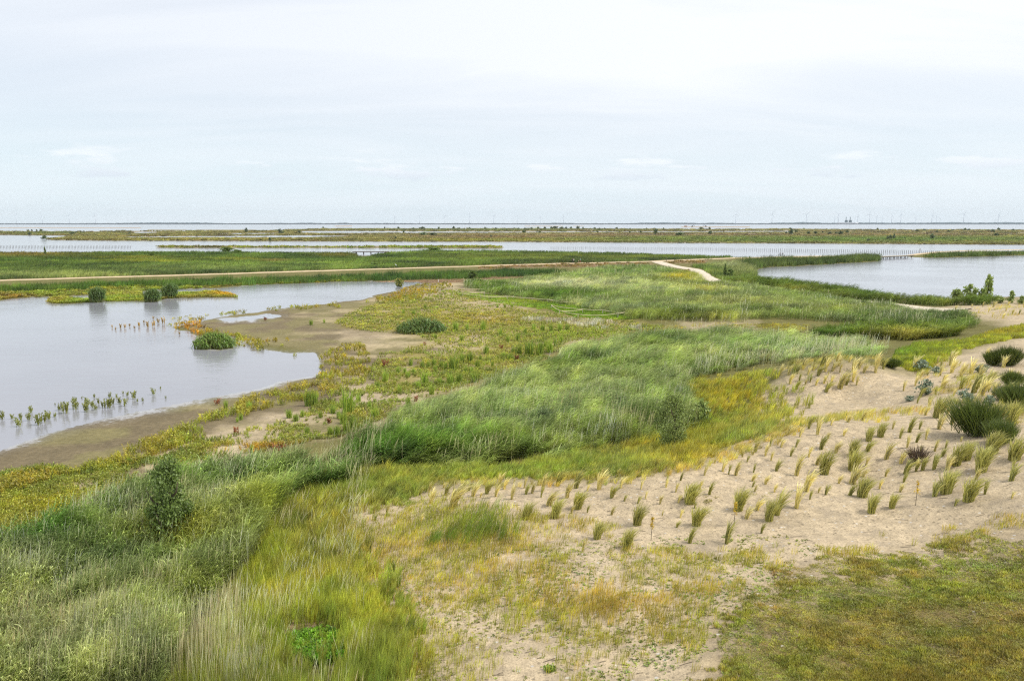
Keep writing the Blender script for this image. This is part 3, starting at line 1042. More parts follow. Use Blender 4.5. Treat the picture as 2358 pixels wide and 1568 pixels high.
def plant(name, label, fn, lods, lodk, polys, h, step, rgb, rgb2, patches=(), vr=None, keep=None, edge=6.0, nscale=9.0, mix2=0.5,
          wet_ok=False, rot=0.45, hjit=0.35, vary=0.0, colj=0.2, hfun=None, excl=None, gain=None, taper=0.0, var=0.9, feather=None):
    allp = [p for P in polys for p in P]
    us, vs = [p[0] for p in allp], [p[1] for p in allp]
    u0, u1 = max(min(us) - 10, -160), min(max(us) + 10, 2518)
    v0, v1 = min(vs) - 2, max(vs) * 1.0
    # level-zero rows reach further down than what is seen of raised ground
    v1 = 514 + (min(v1, 1640) - 514) * 1.42
    v0 = max(v0, 518)
    x, y = candidates(u0, u1, v0, v1, step[0], step[1], vary)
    z = terr(x, y)
    if not wet_ok:
        m = z > 0.012
        x, y, z = x[m], y[m], z[m]
    ub, vb = project(x, y, z)
    ut, vt = project(x, y, z + 0.8 * h)
    m = (ub > -170) & (ub < 2530) & (vt < 1640)
    x, y, z, ub, vb, ut, vt = [a[m] for a in (x, y, z, ub, vb, ut, vt)]
    nz = (fbm(x / 2.2, y / 2.2, 41, 3) - 0.5) * 2 * edge * np.clip((vb - 514) / 300, 0.1, 1.5)
    sb = np.full(x.shape, -60.0)
    st = np.full(x.shape, -60.0)
    for P in polys:
        sb = np.maximum(sb, sdf(P, ub, vb))
        st = np.maximum(st, sdf(P, ut, vt))
    m = (st + nz > 0)
    x, y, z, ub, vb, ut, vt, sb, nz = [a[m] for a in (x, y, z, ub, vb, ut, vt, sb, nz)]
    m = (sb + nz > 0)
    if (~m).any():
        hid = np.zeros(len(x), bool)
        q = np.where(~m)[0]
        hid[q] = ~visible(x[q], y[q], z[q])
        m = m | hid
    x, y, z, ub, vb, ut, vt, sb = [a[m] for a in (x, y, z, ub, vb, ut, vt, sb)]
    um, vm = (ub + ut) / 2, (vb + vt) / 2
    tap = np.clip(0.4 + (sb + 6) / (taper + 1e-6) * 0.6, 0.4, 1.0) if taper else np.ones(len(x))
    S = [x, y, z, um, vm, tap]
    if feather:
        m = rng.random(len(S[0])) < np.clip((sb + feather[0]) / feather[1], 0.06, 1)
        S = [q[m] for q in S]
    if keep is not None:
        m = rng.random(len(S[0])) < keep(*S[:5])
        S = [q[m] for q in S]
    for pl, wd in ((PATH_MAIN, 3.0), (PATH_SPUR, 2.6), (PATH_HILL, 2.3)):
        m = near_line(S[0], S[1], pl) > wd
        S = [q[m] for q in S]
    x, y, z, um, vm, tap = S
    n = len(x)
    d = np.hypot(x, y)
    want = lodk * d
    lod = np.clip(np.round(np.log2(want / lods[0])), 0, len(lods) - 1).astype(int)
    coll = variants(fn, name, lods)
    idx = lod * 3 + rng.integers(0, 3, n)
    k = want / np.array(lods)[lod]
    nb = np.clip((fbm(x / nscale, y / nscale, 61) - 0.3) / 0.4, 0, 1)[:, None]
    nb = np.clip(nb + (mix2 - 0.5), 0, 1)
    col = np.array(rgb) * (1 - nb) + np.array(rgb2) * nb
    col = blobs(um, vm, col, patches)
    col = col * (1 + colj * rng.standard_normal((n, 1))) * (1 + 0.05 * rng.standard_normal((n, 3)))
    hh = (1 + hjit * (rng.random(n) - 0.6)) * np.clip(0.45 + 0.75 * fbm(x / 3.6, y / 3.6, 77, 3) + 0.35 * (fbm(x / 0.9, y / 0.9, 79, 2) - .5), 0.45, 1.2)
    if gain:
        col = col * np.array(gain)
    elif fn.__name__ == 'reed_clump':
        gr = np.clip((col[:, 1] - col[:, 0]) / col[:, 1] * 2.2, 0, 1)
        far_ = d.min() > 130
        k0 = 1.08 if far_ else 1.5
        gr = gr * (0.45 if far_ else 1.0)
        col = col * np.stack([k0 + 0.45 * gr, k0 + 0 * gr, k0 * 0.94 + 0 * gr], -1)
    else:
        col = col * np.array((1.15, 1.2, 1.15))
    # clump-scale differences between stands of the same plant
    pn = fbm(x / (nscale * 0.3), y / (nscale * 0.3), 97, 3)[:, None] - 0.5
    col = col * (1 + var * pn * np.array([1.1, 1.0, 0.8]))
    hh = hh * tap
    if hfun is not None:
        hh = hh * hfun(x, y, z, um, vm)
    scl = np.stack([k, k, hh], -1)
    rz = (rng.random(n) - 0.5) * 2 * rot
    print('mass', name, n)
    return mass(name, label, coll, x, y, z - 0.02, idx, rz, scl, col)


G_DARK, G_MID, G_BLUE = lin(74, 106, 52, 1.2), lin(106, 134, 66, 1.2), lin(124, 152, 104, 1.25)
G_PALE, G_YEL, G_LIME = lin(168, 172, 132, 1.25), lin(176, 168, 70, 1.2), lin(150, 162, 68, 1.15)
G_OLIVE, G_ORANGE, G_BROWN, G_STRAW = lin(150, 142, 66, 1.2), lin(204, 142, 48, 1.2), lin(134, 110, 66, 1.2), lin(206, 190, 150, 1.15)

LOD_A = [0.12, 0.24, 0.48, 0.96, 1.9, 3.8]


REED_GAIN = (1.95, 1.5, 1.45)


def fn_reed(h, lean=0.28, dens=1.0):
    def reed_clump(g, r):
        if r < 0.7:
            n = int(15 * dens)
            return reeds(g, n, r * 1.5, h, 0.010 + r * 0.036, lean, 4)
        n = int(32 * dens)
        return blades(g, n, r * 1.4, h, 0.010 + r * 0.034, lean, 0.3, 0.2, 0.5)
    return reed_clump


def fn_grass(h, lean=0.2, n=34, w=0.03, spread=0.35):
    return lambda g, r: blades(g, n, r, h, 0.004 + r * w, lean, spread, 0.3, 0.5)


def fn_forb(h, n=7, leafk=0.3, per=8):
    return lambda g, r: forbs(g, n, r, h, 0.03 + r * leafk, per)


def fn_dead(h, n=12, w=0.03):
    return lambda g, r: dead(g, n, r, h, 0.004 + r * w)


# far banks across the water
FARP = [[(-200, 533), (142, 534.5), (325, 532.5), (589, 532), (714, 528), (839, 526), (1179, 526), (1429, 527), (1768, 527.5), (2068, 528.5), (2358, 530), (2600, 531), (2600, 566),
         (2358, 564.5), (2018, 562), (1768, 561), (1479, 560), (1179, 558), (939, 557.5), (589, 556), (250, 555), (120, 553), (95, 548), (172, 544), (0, 542.5), (-200, 542)]]
plant('far_bank_plants', 'low green and brown plants covering the far banks', fn_forb(0.5, 9, 0.3, 9), [1.0, 2.0, 4.0, 8.0, 16.0], 0.004, FARP, 0.35, (4.5, 1.0), lin(142, 136, 86, 1.2), lin(120, 112, 72, 1.2),
      [(2000, 552, 700, 7, lin(104, 126, 64, 1.15), .95), (1600, 551, 260, 6, lin(116, 130, 66, 1.2), .8), (1150, 546, 260, 5, lin(134, 112, 82, 1.2), .8), (1150, 553, 300, 2.5, lin(150, 146, 72, 1.2), .8),
       (1100, 530, 320, 3, lin(110, 120, 76, 1.2), .9), (2100, 535, 300, 4, lin(142, 132, 98, 1.2), .8), (400, 550, 300, 5, lin(160, 152, 84, 1.2), .7), (100, 537, 150, 2.5, lin(104, 118, 66, 1.2), .7),
       (2000, 541, 400, 1.5, lin(132, 104, 84, 1.2), .7), (1500, 541, 300, 3, lin(140, 116, 98, 1.2), .7)],
      keep=lambda x, y, z, u, v: np.where(v < 541, 0.35 + 0.6 * (fbm(x / 150, y / 150, 4) > 0.5), 0.85), nscale=60, edge=1.0, rot=3.1)
ISLET = [LAND[2]]
plant('channel_islet_plants', 'yellow green plants along the thin islet in the channel', fn_forb(0.8, 8, 0.3, 9), [1.0, 2.0, 4.0], 0.004, [Z1((1400, 400), (1480, 372), (2358, 376)) + Z2((1000, 378), (1650, 374), (2200, 372), (2300, 392), (2240, 404), (0, 400))],
      0.8, (4, 1.2), G_OLIVE, G_LIME, [(470, 568, 60, 4, lin(104, 92, 70, 1.2), .7), (900, 568, 200, 4, lin(120, 128, 62, 1.2), .5)], nscale=30, edge=1.0, rot=3.1)

# meadow between the channel and the path
MEAD = [[(-200, 579), (0, 577), (375, 575.5), (589, 577), (812, 576), (822, 586), (838, 590), (856, 587), (866, 579), (964, 573.5), (1089, 573.5), (1179, 574.5), (1304, 577), (1429, 579.5), (1554, 584), (1679, 588),
         (1768, 589.5), (1768, 594), (1692, 596), (1524, 601.5), (1430, 604.5), (1179, 611.5), (589, 629), (0, 647), (-200, 654)]]
plant('meadow_reeds', 'broad green reed meadow between the channel and the path', fn_reed(1.5, 0.2), [0.48, 0.96, 1.9, 3.8], 0.0042, MEAD, 1.3, (5.5, 2.2), G_DARK, G_MID,
      [(150, 632, 300, 9, lin(148, 160, 104, 1.25), .8), (500, 616, 300, 8, lin(132, 152, 92, 1.25), .7), (60, 584, 130, 7, lin(140, 122, 66, 1.2), .85), (700, 610, 160, 8, lin(122, 150, 80, 1.2), .6), (1200, 590, 250, 8, lin(126, 134, 66, 1.2), .6),
       (300, 592, 120, 3, lin(158, 148, 66, 1.2), .7), (330, 600, 100, 3, lin(164, 154, 62, 1.2), .6), (540, 596, 60, 3, lin(156, 150, 64, 1.2), .6), (780, 586, 60, 5, lin(150, 132, 62, 1.2), .6), (630, 599, 40, 3, lin(134, 112, 72, 1.2), .7),
       (1050, 608, 120, 5, lin(74, 92, 44, 1.2), .6), (1300, 600, 140, 5, lin(80, 96, 46, 1.2), .7), (1480, 592, 140, 6, lin(120, 132, 66, 1.2), .6), (220, 590, 20, 3, lin(80, 100, 40, 1.2), .5)], nscale=45, edge=2.0, var=1.8)

# reed belt between the path and the lake
BELT = [[(-200, 659), (0, 651), (200, 644), (400, 638), (589, 633), (800, 626), (1000, 620), (1179, 615), (1260, 616), (1305, 618), (1310, 630), (1275, 634), (1179, 638), (1080, 642), (950, 645), (800, 650), (700, 653), (589, 657), (420, 662), (205, 662), (195, 668), (0, 674), (-200, 682)]]
plant('lakeside_reeds', 'dense dark green reed belt between the path and the lake', fn_reed(2.2, 0.12), [0.24, 0.48, 0.96, 1.9], 0.0034, BELT, 1.9, (4.5, 2.2), lin(70, 104, 52, 1.2), lin(96, 128, 60, 1.2),
      [(100, 662, 140, 8, lin(104, 138, 62, 1.2), .7), (720, 640, 30, 10, lin(56, 88, 46, 1.2), .7), (470, 645, 60, 8, lin(74, 112, 54, 1.2), .6), (1240, 625, 60, 9, lin(66, 100, 48, 1.2), .7)], nscale=16, edge=2.5, var=1.6)
LIME = [Z1((-600, 830), (0, 795), (500, 782), (800, 775), (860, 740), (1250, 722), (1620, 715), (1640, 770), (1330, 800), (1000, 835), (800, 838), (450, 858), (200, 870), (-600, 905)),
        Z1((1600, 745), (2000, 738), (2358, 722)) + Z2((0, 718), (700, 690), (1000, 685), (1000, 704), (700, 712), (400, 724), (0, 736)) + Z1((2000, 762), (1640, 782))]
plant('marsh_fringe', 'lime and yellow marsh plants fringing the far lake shore', fn_forb(0.5, 9, 0.32, 8), [0.3, 0.6, 1.2], 0.003, LIME, 0.4, (5, 2.2), G_LIME, G_OLIVE,
      [(30, 682, 60, 6, lin(150, 112, 60, 1.2), .6), (200, 664, 60, 5, lin(148, 130, 62, 1.2), .6), (620, 655, 120, 5, lin(146, 128, 60, 1.2), .7)], nscale=10, edge=3, rot=3.1)
plant('islet_marsh_plants', 'mixed olive plants on the low islet in the lake', fn_forb(0.55, 9, 0.3, 9), [0.3, 0.6, 1.2], 0.003, [Z1((430, 900), (480, 820), (600, 835), (720, 855), (830, 862), (950, 868), (960, 790), (1060, 770), (1180, 780), (1300, 770), (1330, 840), (1500, 840), (1620, 815),
      (1700, 790), (1900, 770), (2100, 800), (2200, 835), (2200, 862), (1800, 865), (1620, 870), (1400, 888), (1200, 893), (950, 900), (700, 918), (460, 918))], 0.5, (4, 1.8), G_OLIVE, G_LIME,
      [(520, 675, 45, 5, lin(196, 152, 50, 1.2), .8), (130, 690, 20, 6, lin(150, 126, 60, 1.2), .6), (300, 672, 50, 8, lin(150, 140, 70, 1.2), .6)], nscale=7, edge=3, rot=3.1)

# reeds round the lake on the right
EAST = [Z3((1990, 520), (2050, 490), (2358, 470)) + Z4((0, 466), (450, 470), (700, 448), (1010, 436), (1026, 450), (1022, 520), (900, 530), (600, 546), (300, 566), (0, 576)) + Z3((2240, 600), (2180, 560)),
        Z4((1330, 476), (1380, 460), (1480, 436), (1600, 426), (2000, 417), (2358, 414), (3000, 405), (3000, 455), (2358, 466), (1800, 484), (1480, 490)), Z4((1235, 462), (1260, 440), (1320, 446), (1310, 462))]
plant('bank_reeds', 'tall dark reeds lining the causeway bank of the right hand lake', fn_reed(3.0, 0.12), [0.48, 0.96, 1.9], 0.0034, EAST, 2.4, (4.2, 1.6), lin(76, 100, 52, 1.2), lin(98, 118, 62, 1.2), [(2085, 584, 14, 4, lin(140, 146, 64, 1.2), .9)], nscale=9, edge=2)
WEST = [[(1600, 606), (1660, 600), (1692, 597.5), (1750, 597), (1740, 612), (1735, 628), (1768, 641), (1831, 643), (1893, 655), (1968, 662), (2018, 673), (2068, 681), (2168, 686), (2358, 684), (2518, 682), (2518, 704),
          (2358, 698), (2160, 706), (2060, 698), (1990, 692), (1930, 688), (1850, 680), (1768, 665), (1704, 654), (1660, 646), (1640, 636), (1625, 622), (1580, 612)]]
plant('lake_edge_reeds', 'green and pale reeds along the near shore of the right hand lake', fn_reed(1.7, 0.25), [0.24, 0.48, 0.96, 1.9], 0.0034, WEST, 1.4, (4.5, 2.0), G_MID, lin(126, 142, 78, 1.2),
      [(1680, 608, 50, 8, G_PALE, .8), (1710, 622, 40, 8, lin(154, 160, 112, 1.2), .7), (1900, 664, 70, 8, lin(72, 108, 50, 1.2), .7), (2000, 680, 40, 6, lin(76, 110, 52, 1.2), .6), (1680, 655, 50, 8, lin(168, 160, 84, 1.2), .8), (1800, 668, 80, 6, lin(156, 152, 78, 1.2), .7),
       (1760, 648, 40, 8, lin(78, 110, 50, 1.2), .6), (2100, 690, 80, 8, lin(108, 130, 62, 1.2), .6)], nscale=10, edge=3,
      hfun=lambda x, y, z, u, v: np.where((u < 1720) & (v > 632), 0.55, 1.0))

# reeds on the low hill
HILL = [[(1030, 652), (1090, 645), (1179, 640), (1260, 629), (1340, 616), (1400, 606), (1500, 606), (1540, 613), (1600, 624), (1625, 648), (1660, 645), (1720, 648), (1790, 660), (1900, 680), (1985, 692), (2040, 697), (2090, 712), (2150, 712), (2200, 712), (2262, 738), (2272, 752), (2200, 762), (2100, 764), (1990, 752), (1930, 742),
          (1870, 740), (1780, 735), (1690, 742), (1560, 742), (1460, 738), (1380, 724), (1300, 704), (1200, 690), (1120, 682), (1070, 664)]]
plant('hill_reeds', 'wind combed green and silvery reeds over the low hill', fn_reed(1.6, 0.32), [0.24, 0.48, 0.96], 0.0032, HILL, 1.4, (4.6, 2.4), lin(100, 128, 70, 1.2), lin(140, 158, 112, 1.25),
      [(1300, 655, 170, 12, lin(176, 182, 148, 1.25), .85), (1480, 665, 120, 16, lin(150, 166, 122, 1.25), .7), (1420, 625, 110, 9, lin(84, 122, 58, 1.2), .9), (1280, 678, 130, 12, lin(78, 116, 52, 1.2), .85), (1130, 660, 60, 10, lin(92, 134, 54, 1.2), .8),
       (1600, 690, 120, 12, lin(140, 154, 102, 1.2), .6), (1560, 640, 50, 12, lin(172, 158, 70, 1.2), .8), (1700, 700, 120, 10, lin(142, 146, 80, 1.2), .7), (1620, 665, 60, 8, lin(164, 156, 84, 1.2), .7), (1500, 725, 120, 9, lin(102, 122, 60, 1.2), .7), (1640, 730, 100, 10, lin(128, 132, 68, 1.2), .6),
       (1800, 728, 70, 14, lin(84, 112, 54, 1.2), .7), (2120, 735, 150, 18, lin(84, 112, 68, 1.2), .8), (1460, 612, 40, 5, lin(60, 100, 46, 1.2), .7), (1530, 625, 25, 7, lin(88, 128, 58, 1.2), .7), (1900, 712, 120, 8, lin(138, 140, 76, 1.2), .6)], nscale=12, edge=5, var=1.4, feather=(3, 12))
MID2 = [[(1835, 772), (1850, 758), (1900, 748), (1990, 748), (2100, 752), (2200, 752), (2230, 765), (2180, 778), (2080, 784), (1960, 782), (1880, 778)]]
plant('dark_reed_patch', 'dark green reed patch behind the dunes', fn_reed(1.5, 0.3), [0.24, 0.48, 0.96], 0.0032, MID2, 1.2, (4.6, 2.4), lin(88, 118, 52, 1.2), lin(128, 134, 70, 1.2), [(1900, 765, 50, 10, lin(70, 108, 44, 1.2), .8), (2080, 772, 90, 8, lin(150, 142, 78, 1.2), .8)], nscale=8, edge=5)

# the big reed bed
BED = [[(600, 1052), (700, 1034), (786, 1008), (853, 982), (919, 946), (986, 920), (1053, 892), (1119, 872), (1186, 850), (1269, 822), (1290, 800), (1319, 784), (1403, 774), (1486, 760), (1572, 753), (1672, 752), (1839, 768), (1989, 774), (2050, 786), (2066, 800), (2030, 818), (1960, 826),
         (1872, 826), (1772, 842), (1680, 858), (1600, 872), (1572, 890), (1600, 950), (1600, 985), (1540, 1005), (1420, 1030), (1300, 1052), (1150, 1072), (1000, 1085), (880, 1082), (760, 1078)]]
plant('reed_bed', 'big wind swept bed of blue green reeds in the middle', fn_reed(2.0, 0.34), LOD_A[:5], 0.0036, BED, 1.7, (5.6, 3.6), lin(112, 140, 80, 1.2), lin(146, 164, 114, 1.25),
      [(1500, 790, 160, 14, lin(94, 124, 74, 1.2), .8), (1650, 770, 200, 10, lin(112, 138, 92, 1.2), .6), (1850, 800, 200, 16, lin(136, 166, 120, 1.25), .7), (1420, 830, 160, 12, lin(112, 142, 96, 1.2), .5), (1000, 1010, 140, 40, lin(84, 128, 62, 1.2), .8), (860, 1040, 120, 22, lin(78, 126, 58, 1.2), .8),
       (1200, 960, 200, 40, lin(132, 160, 112, 1.25), .6), (1430, 930, 150, 30, lin(128, 156, 106, 1.2), .5), (1380, 1010, 160, 25, lin(134, 150, 92, 1.2), .7), (1190, 885, 50, 8, lin(84, 116, 66, 1.2), .8), (1530, 860, 160, 16, lin(146, 166, 120, 1.25), .6),
       (1560, 985, 90, 20, lin(112, 138, 80, 1.2), .5), (1150, 1060, 300, 20, lin(136, 146, 82, 1.2), .6)], nscale=6, edge=14, vary=0.25, feather=(4, 30), taper=44, var=1.3)

# left foreground: reeds running into tall grass
LEFT = [[(-170, 1300), (0, 1240), (150, 1195), (240, 1142), (370, 1092), (450, 1072), (567, 1050), (640, 1046), (760, 1070), (830, 1080), (860, 1110), (800, 1130), (700, 1150), (640, 1190), (600, 1240), (560, 1320), (480, 1400), (420, 1480), (360, 1640), (-170, 1640)]]
plant('left_reeds', 'tall green reeds sweeping through the left foreground', fn_reed(1.9, 0.3), LOD_A[:4], 0.0036, LEFT, 1.5, (6.2, 4.4), lin(112, 142, 84, 1.2), lin(140, 156, 108, 1.2),
      [(60, 1270, 200, 40, lin(72, 122, 52, 1.2), .85), (300, 1130, 120, 30, lin(78, 124, 52, 1.2), .7), (500, 1120, 150, 30, lin(112, 146, 88, 1.2), .6), (380, 1260, 120, 30, lin(150, 146, 58, 1.2), .7), (700, 1100, 120, 25, lin(98, 136, 74, 1.2), .6), (100, 1480, 200, 80, lin(158, 162, 118, 1.25), .6),
       (420, 1400, 120, 60, lin(148, 160, 76, 1.2), .6), (560, 1200, 120, 40, lin(150, 156, 76, 1.2), .6)], nscale=5, edge=12, vary=0.3, feather=(6, 40), var=1.2)
TALLG = [[(600, 1170), (660, 1110), (760, 1072), (880, 1060), (1000, 1062), (1150, 1055), (1300, 1035), (1400, 1015), (1480, 1000), (1560, 960), (1575, 930), (1560, 880), (1600, 862), (1680, 858), (1760, 842), (1850, 836), (1930, 846), (1890, 885), (1880, 915), (1890, 945), (1850, 975), (1750, 1012), (1650, 1045), (1570, 1078), (1420, 1100),
           (1200, 1105), (1000, 1110), (990, 1140), (930, 1165), (880, 1190), (850, 1220), (870, 1260), (930, 1310), (975, 1380), (1000, 1440), (990, 1500), (970, 1560), (960, 1640), (340, 1640), (420, 1470), (480, 1390), (560, 1300), (600, 1230)]]
plant('tall_grass', 'yellow green tall grass along the foot of the dune', fn_grass(1.0, 0.22, 22, 0.05), LOD_A[:4], 0.0036, TALLG, 0.8, (6.2, 4.6), lin(170, 164, 84, 1.2), lin(154, 160, 80, 1.2),
      [(1600, 1040, 150, 28, lin(186, 168, 66, 1.2), .8), (1690, 900, 100, 50, lin(182, 166, 64, 1.25), .8), (1600, 990, 60, 30, lin(168, 160, 60, 1.2), .6), (1250, 1075, 200, 16, lin(150, 160, 66, 1.2), .6), (1050, 1100, 150, 14, lin(172, 168, 74, 1.2), .6), (750, 1420, 160, 90, lin(164, 166, 74, 1.2), .5), (600, 1300, 100, 60, lin(162, 166, 76, 1.2), .5),
       (850, 1380, 60, 80, lin(172, 168, 76, 1.2), .5), (720, 1180, 90, 30, lin(176, 166, 84, 1.2), .6)], nscale=4, edge=18, vary=0.3, feather=(8, 22), taper=26, var=1.0,
      keep=lambda x, y, z, u, v: np.where((v > 1150) & (u > 700), np.clip((sdf(TALLG[0], u, v) + 2) / 150, .03, 1) ** 1.2, 1) * (1 - 0.95 * (np.exp(-(((u - 730) / 70) ** 2 + ((v - 1500) / 58) ** 2) ** 2) + np.exp(-(((u - 705) / 80) ** 2 + ((v - 1438) / 36) ** 2) ** 2) + 1.0 * np.clip((u - 1650) / 210, 0, 1) ** .8 * (v < 1015) * (v > 845)).clip(0, 1)))
GRASSR = [[(2050, 832), (2070, 800), (2120, 782), (2200, 778), (2290, 758), (2358, 742), (2518, 730), (2518, 790), (2358, 775), (2250, 800), (2180, 825), (2130, 850), (2090, 856)]]
plant('dune_meadow_grass', 'golden green grass between the dark reeds and the right dune', fn_grass(0.6, 0.2, 34, 0.035), LOD_A[1:5], 0.0034, GRASSR, 0.5, (5.5, 3.0), lin(160, 160, 62, 1.2), lin(148, 156, 56, 1.2), [(2080, 810, 50, 12, lin(124, 150, 60, 1.2), .8), (2300, 760, 80, 14, lin(170, 150, 72, 1.2), .6)], nscale=6, edge=8,
      keep=lambda x, y, z, u, v: np.where(v > 800, .55, .85))
STRIP = [M3((-330, 400), (-100, 360), (0, 345), (350, 330), (560, 345), (880, 340), (830, 400), (780, 415), (400, 370), (0, 380), (-250, 420))]
plant('gap_grass', 'thin yellow grass in the sandy gap between reed beds', fn_grass(0.35, 0.2, 26, 0.035), LOD_A[1:5], 0.0034, STRIP, 0.3, (5.5, 2.4), lin(176, 162, 76, 1.2), lin(160, 156, 66, 1.2), nscale=6, edge=5, keep=lambda x, y, z, u, v: np.where(u > 1740, .9, .35))

# bleached dead stems standing among the green
DEADG = [[(560, 1320), (640, 1190), (720, 1150), (830, 1120), (860, 1200), (800, 1260), (820, 1340), (860, 1420), (860, 1640), (340, 1640), (420, 1470)]]


def deadkeep(x, y, z, u, v):
    n = fbm(x / 5.0, y / 3.0, 91)
    k = np.clip((n - 0.45) / 0.12, 0, 1) * 0.5 + 0.10
    for bu, bv, ru, rv, s in ((190, 1200, 120, 40, .9), (90, 1440, 160, 110, .7), (640, 1060, 120, 14, .7), (1330, 815, 90, 14, .9), (1050, 900, 60, 14, .7), (1250, 925, 240, 45, .8), (1600, 835, 220, 20, .7), (1850, 800, 180, 16, .5), (1500, 780, 200, 12, .4), (1400, 1050, 200, 30, .25), (1700, 830, 140, 12, .6), (640, 1170, 80, 40, .5), (520, 1480, 260, 80, .3), (850, 1200, 60, 40, .4),
                              (960, 955, 60, 14, .7), (1330, 655, 140, 10, .6), (1500, 1060, 120, 20, .2)):
        k = k + 0.7 * s * np.exp(-1.3 * (((u - bu) / ru) ** 2 + ((v - bv) / rv) ** 2))
    k = k * (1 - 0.75 * np.exp(-((v - (1075 - 0.11 * (u - 900).clip(0, 700))) / 30) ** 2) * ((u > 850) & (u < 1650)))
    k = k * (1 - 0.95 * np.exp(-(((u - 720) / 100) ** 2 + ((v - 1475) / 75) ** 2) ** 2))
    k = k * np.where((v > 1120) & (u > 300) & (u + (v - 1120) * .45 > 560), 0.35, 1.0)
    return np.clip(k, 0, 1)


plant('dead_reed_stems', 'bleached dead reed stems standing among the green reeds', lambda g, r: dead(g, 4, r * 2.6, 2.4, 0.004 + r * 0.030), LOD_A[:5], 0.0036, BED + LEFT + HILL + DEADG, 1.5, (7.5, 4.6), lin(222, 214, 178, 1.3), lin(206, 192, 150, 1.2), nscale=4, edge=6, vary=0.25, keep=deadkeep, rot=0.6,
      hfun=lambda x, y, z, u, v: np.where((v > 1120) & (u > 560), 0.62, 1.0))

# salt-marsh plants on the lake shore and the mud flat
SHORE = [M1((-500, 1560), (0, 1400), (100, 1372), (400, 1330), (650, 1288), (800, 1228), (1100, 1100), (1400, 985), (1700, 845), (1900, 785), (2180, 712), (2215, 612), (2190, 552), (2358, 480)) + M2((150, 480), (200, 560), (200, 740)) + M1((2358, 840), (2000, 905), (1500, 1040), (1400, 1160), (1150, 1230), (900, 1345), (400, 1425), (-500, 1700)),
         M1((1140, 315), (1300, 300), (1430, 285), (1700, 250), (1690, 288), (1450, 312), (1380, 340), (1420, 375), (1560, 395), (1700, 435), (1980, 445), (2050, 478), (1950, 512), (1740, 500), (1640, 462), (1500, 432), (1350, 442), (1290, 390), (1165, 372)),
         M1((1700, 250), (1980, 228), (2358, 200), (2358, 244), (1980, 256), (1850, 270)), M1((1610, 470), (1740, 500), (2000, 560), (2200, 560), (2200, 600), (1950, 570), (1700, 540), (1600, 530)),
         Z2((950, 895), (1100, 845), (1300, 785), (1500, 722), (1650, 708), (1830, 725), (1790, 765), (1470, 885), (1400, 905), (1100, 908))]


def shorekeep(x, y, z, u, v):
    n = fbm(x / 1.6, y / 1.6, 23, 3)
    return np.clip((n - 0.37) / 0.12, 0.05, 0.9)


ORP = [(470, 748, 60, 14, lin(198, 142, 52, 1.2), .7), (440, 760, 25, 14, lin(196, 124, 50, 1.2), .7), (900, 670, 140, 16, lin(180, 152, 60, 1.15), .7), (600, 785, 120, 14, lin(166, 152, 60, 1.2), .5), (230, 1050, 120, 20, lin(168, 150, 62, 1.2), .5)]
plant('shore_plants', 'yellow and orange marsh plants in a belt along the muddy shore', fn_forb(0.75, 5, 0.34, 9), [0.15, 0.3, 0.6, 1.2], 0.0028, SHORE, 0.5, (6.0, 3.4), lin(146, 148, 62, 1.2), lin(160, 146, 62, 1.15), ORP, nscale=2.5, edge=5, rot=3.1, keep=shorekeep, vary=0.2, wet_ok=True)
MIXD = [[(-170, 1150), (0, 1085), (217, 1062), (400, 1040), (470, 1010), (660, 960), (786, 905), (900, 880), (960, 900), (900, 950), (853, 985), (786, 1012), (567, 1050), (450, 1070), (360, 1092), (240, 1142), (0, 1240), (-170, 1300)],
        [(786, 725), (850, 700), (930, 676), (1060, 664), (1110, 690), (1190, 705), (1260, 718), (1480, 742), (1560, 750), (1480, 765), (1400, 776), (1310, 790), (1270, 822), (1100, 880), (980, 922), (880, 905), (840, 850), (880, 810), (1000, 790), (960, 772), (830, 760), (770, 745)]]


def mixkeep(x, y, z, u, v):
    n = fbm(x / 3.5, y / 3.5, 29, 4)
    k = np.clip((n - 0.30) / 0.16, 0.08, 0.95)
    for bu, bv, ru, rv, s in ((560, 1000, 110, 22, .7), (1010, 800, 50, 18, .9), (1110, 700, 80, 5, .8), (900, 770, 60, 10, .6), (880, 810, 60, 12, .8), (880, 930, 70, 25, .4)):
        k = k * (1 - s * np.exp(-(((u - bu) / ru) ** 2 + ((v - bv) / rv) ** 2)))
    k = k + 0.8 * np.exp(-(((u - 120) / 200) ** 2 + ((v - 1170) / 50) ** 2)) + 0.6 * np.exp(-(((u - 1250) / 200) ** 2 + ((v - 765) / 20) ** 2))
    return np.clip(k, 0, 1)


plant('mudflat_plants', 'patchy olive and yellow plants scattered over the mud flat', fn_forb(0.42, 6, 0.26, 8), [0.15, 0.3, 0.6, 1.2], 0.0028, MIXD, 0.3, (4.8, 2.7), lin(156, 152, 76, 1.2), lin(136, 144, 66, 1.2),
      [(150, 1160, 220, 40, lin(160, 150, 52, 1.2), .7), (600, 1030, 120, 14, lin(196, 142, 58, 1.2), .6), (1040, 730, 140, 20, lin(164, 156, 66, 1.2), .6), (1130, 735, 80, 12, lin(160, 138, 64, 1.2), .6), (700, 1030, 60, 8, lin(190, 110, 52, 1.2), .6), (1330, 770, 150, 14, lin(138, 152, 56, 1.2), .7)],
      nscale=4, edge=8, rot=3.1, keep=mixkeep, vary=0.2)
ENCL = [[(1050, 668), (1130, 676), (1230, 690), (1330, 700), (1400, 716), (1480, 730), (1440, 738), (1340, 734), (1270, 716), (1180, 704), (1100, 690), (1060, 680)]]
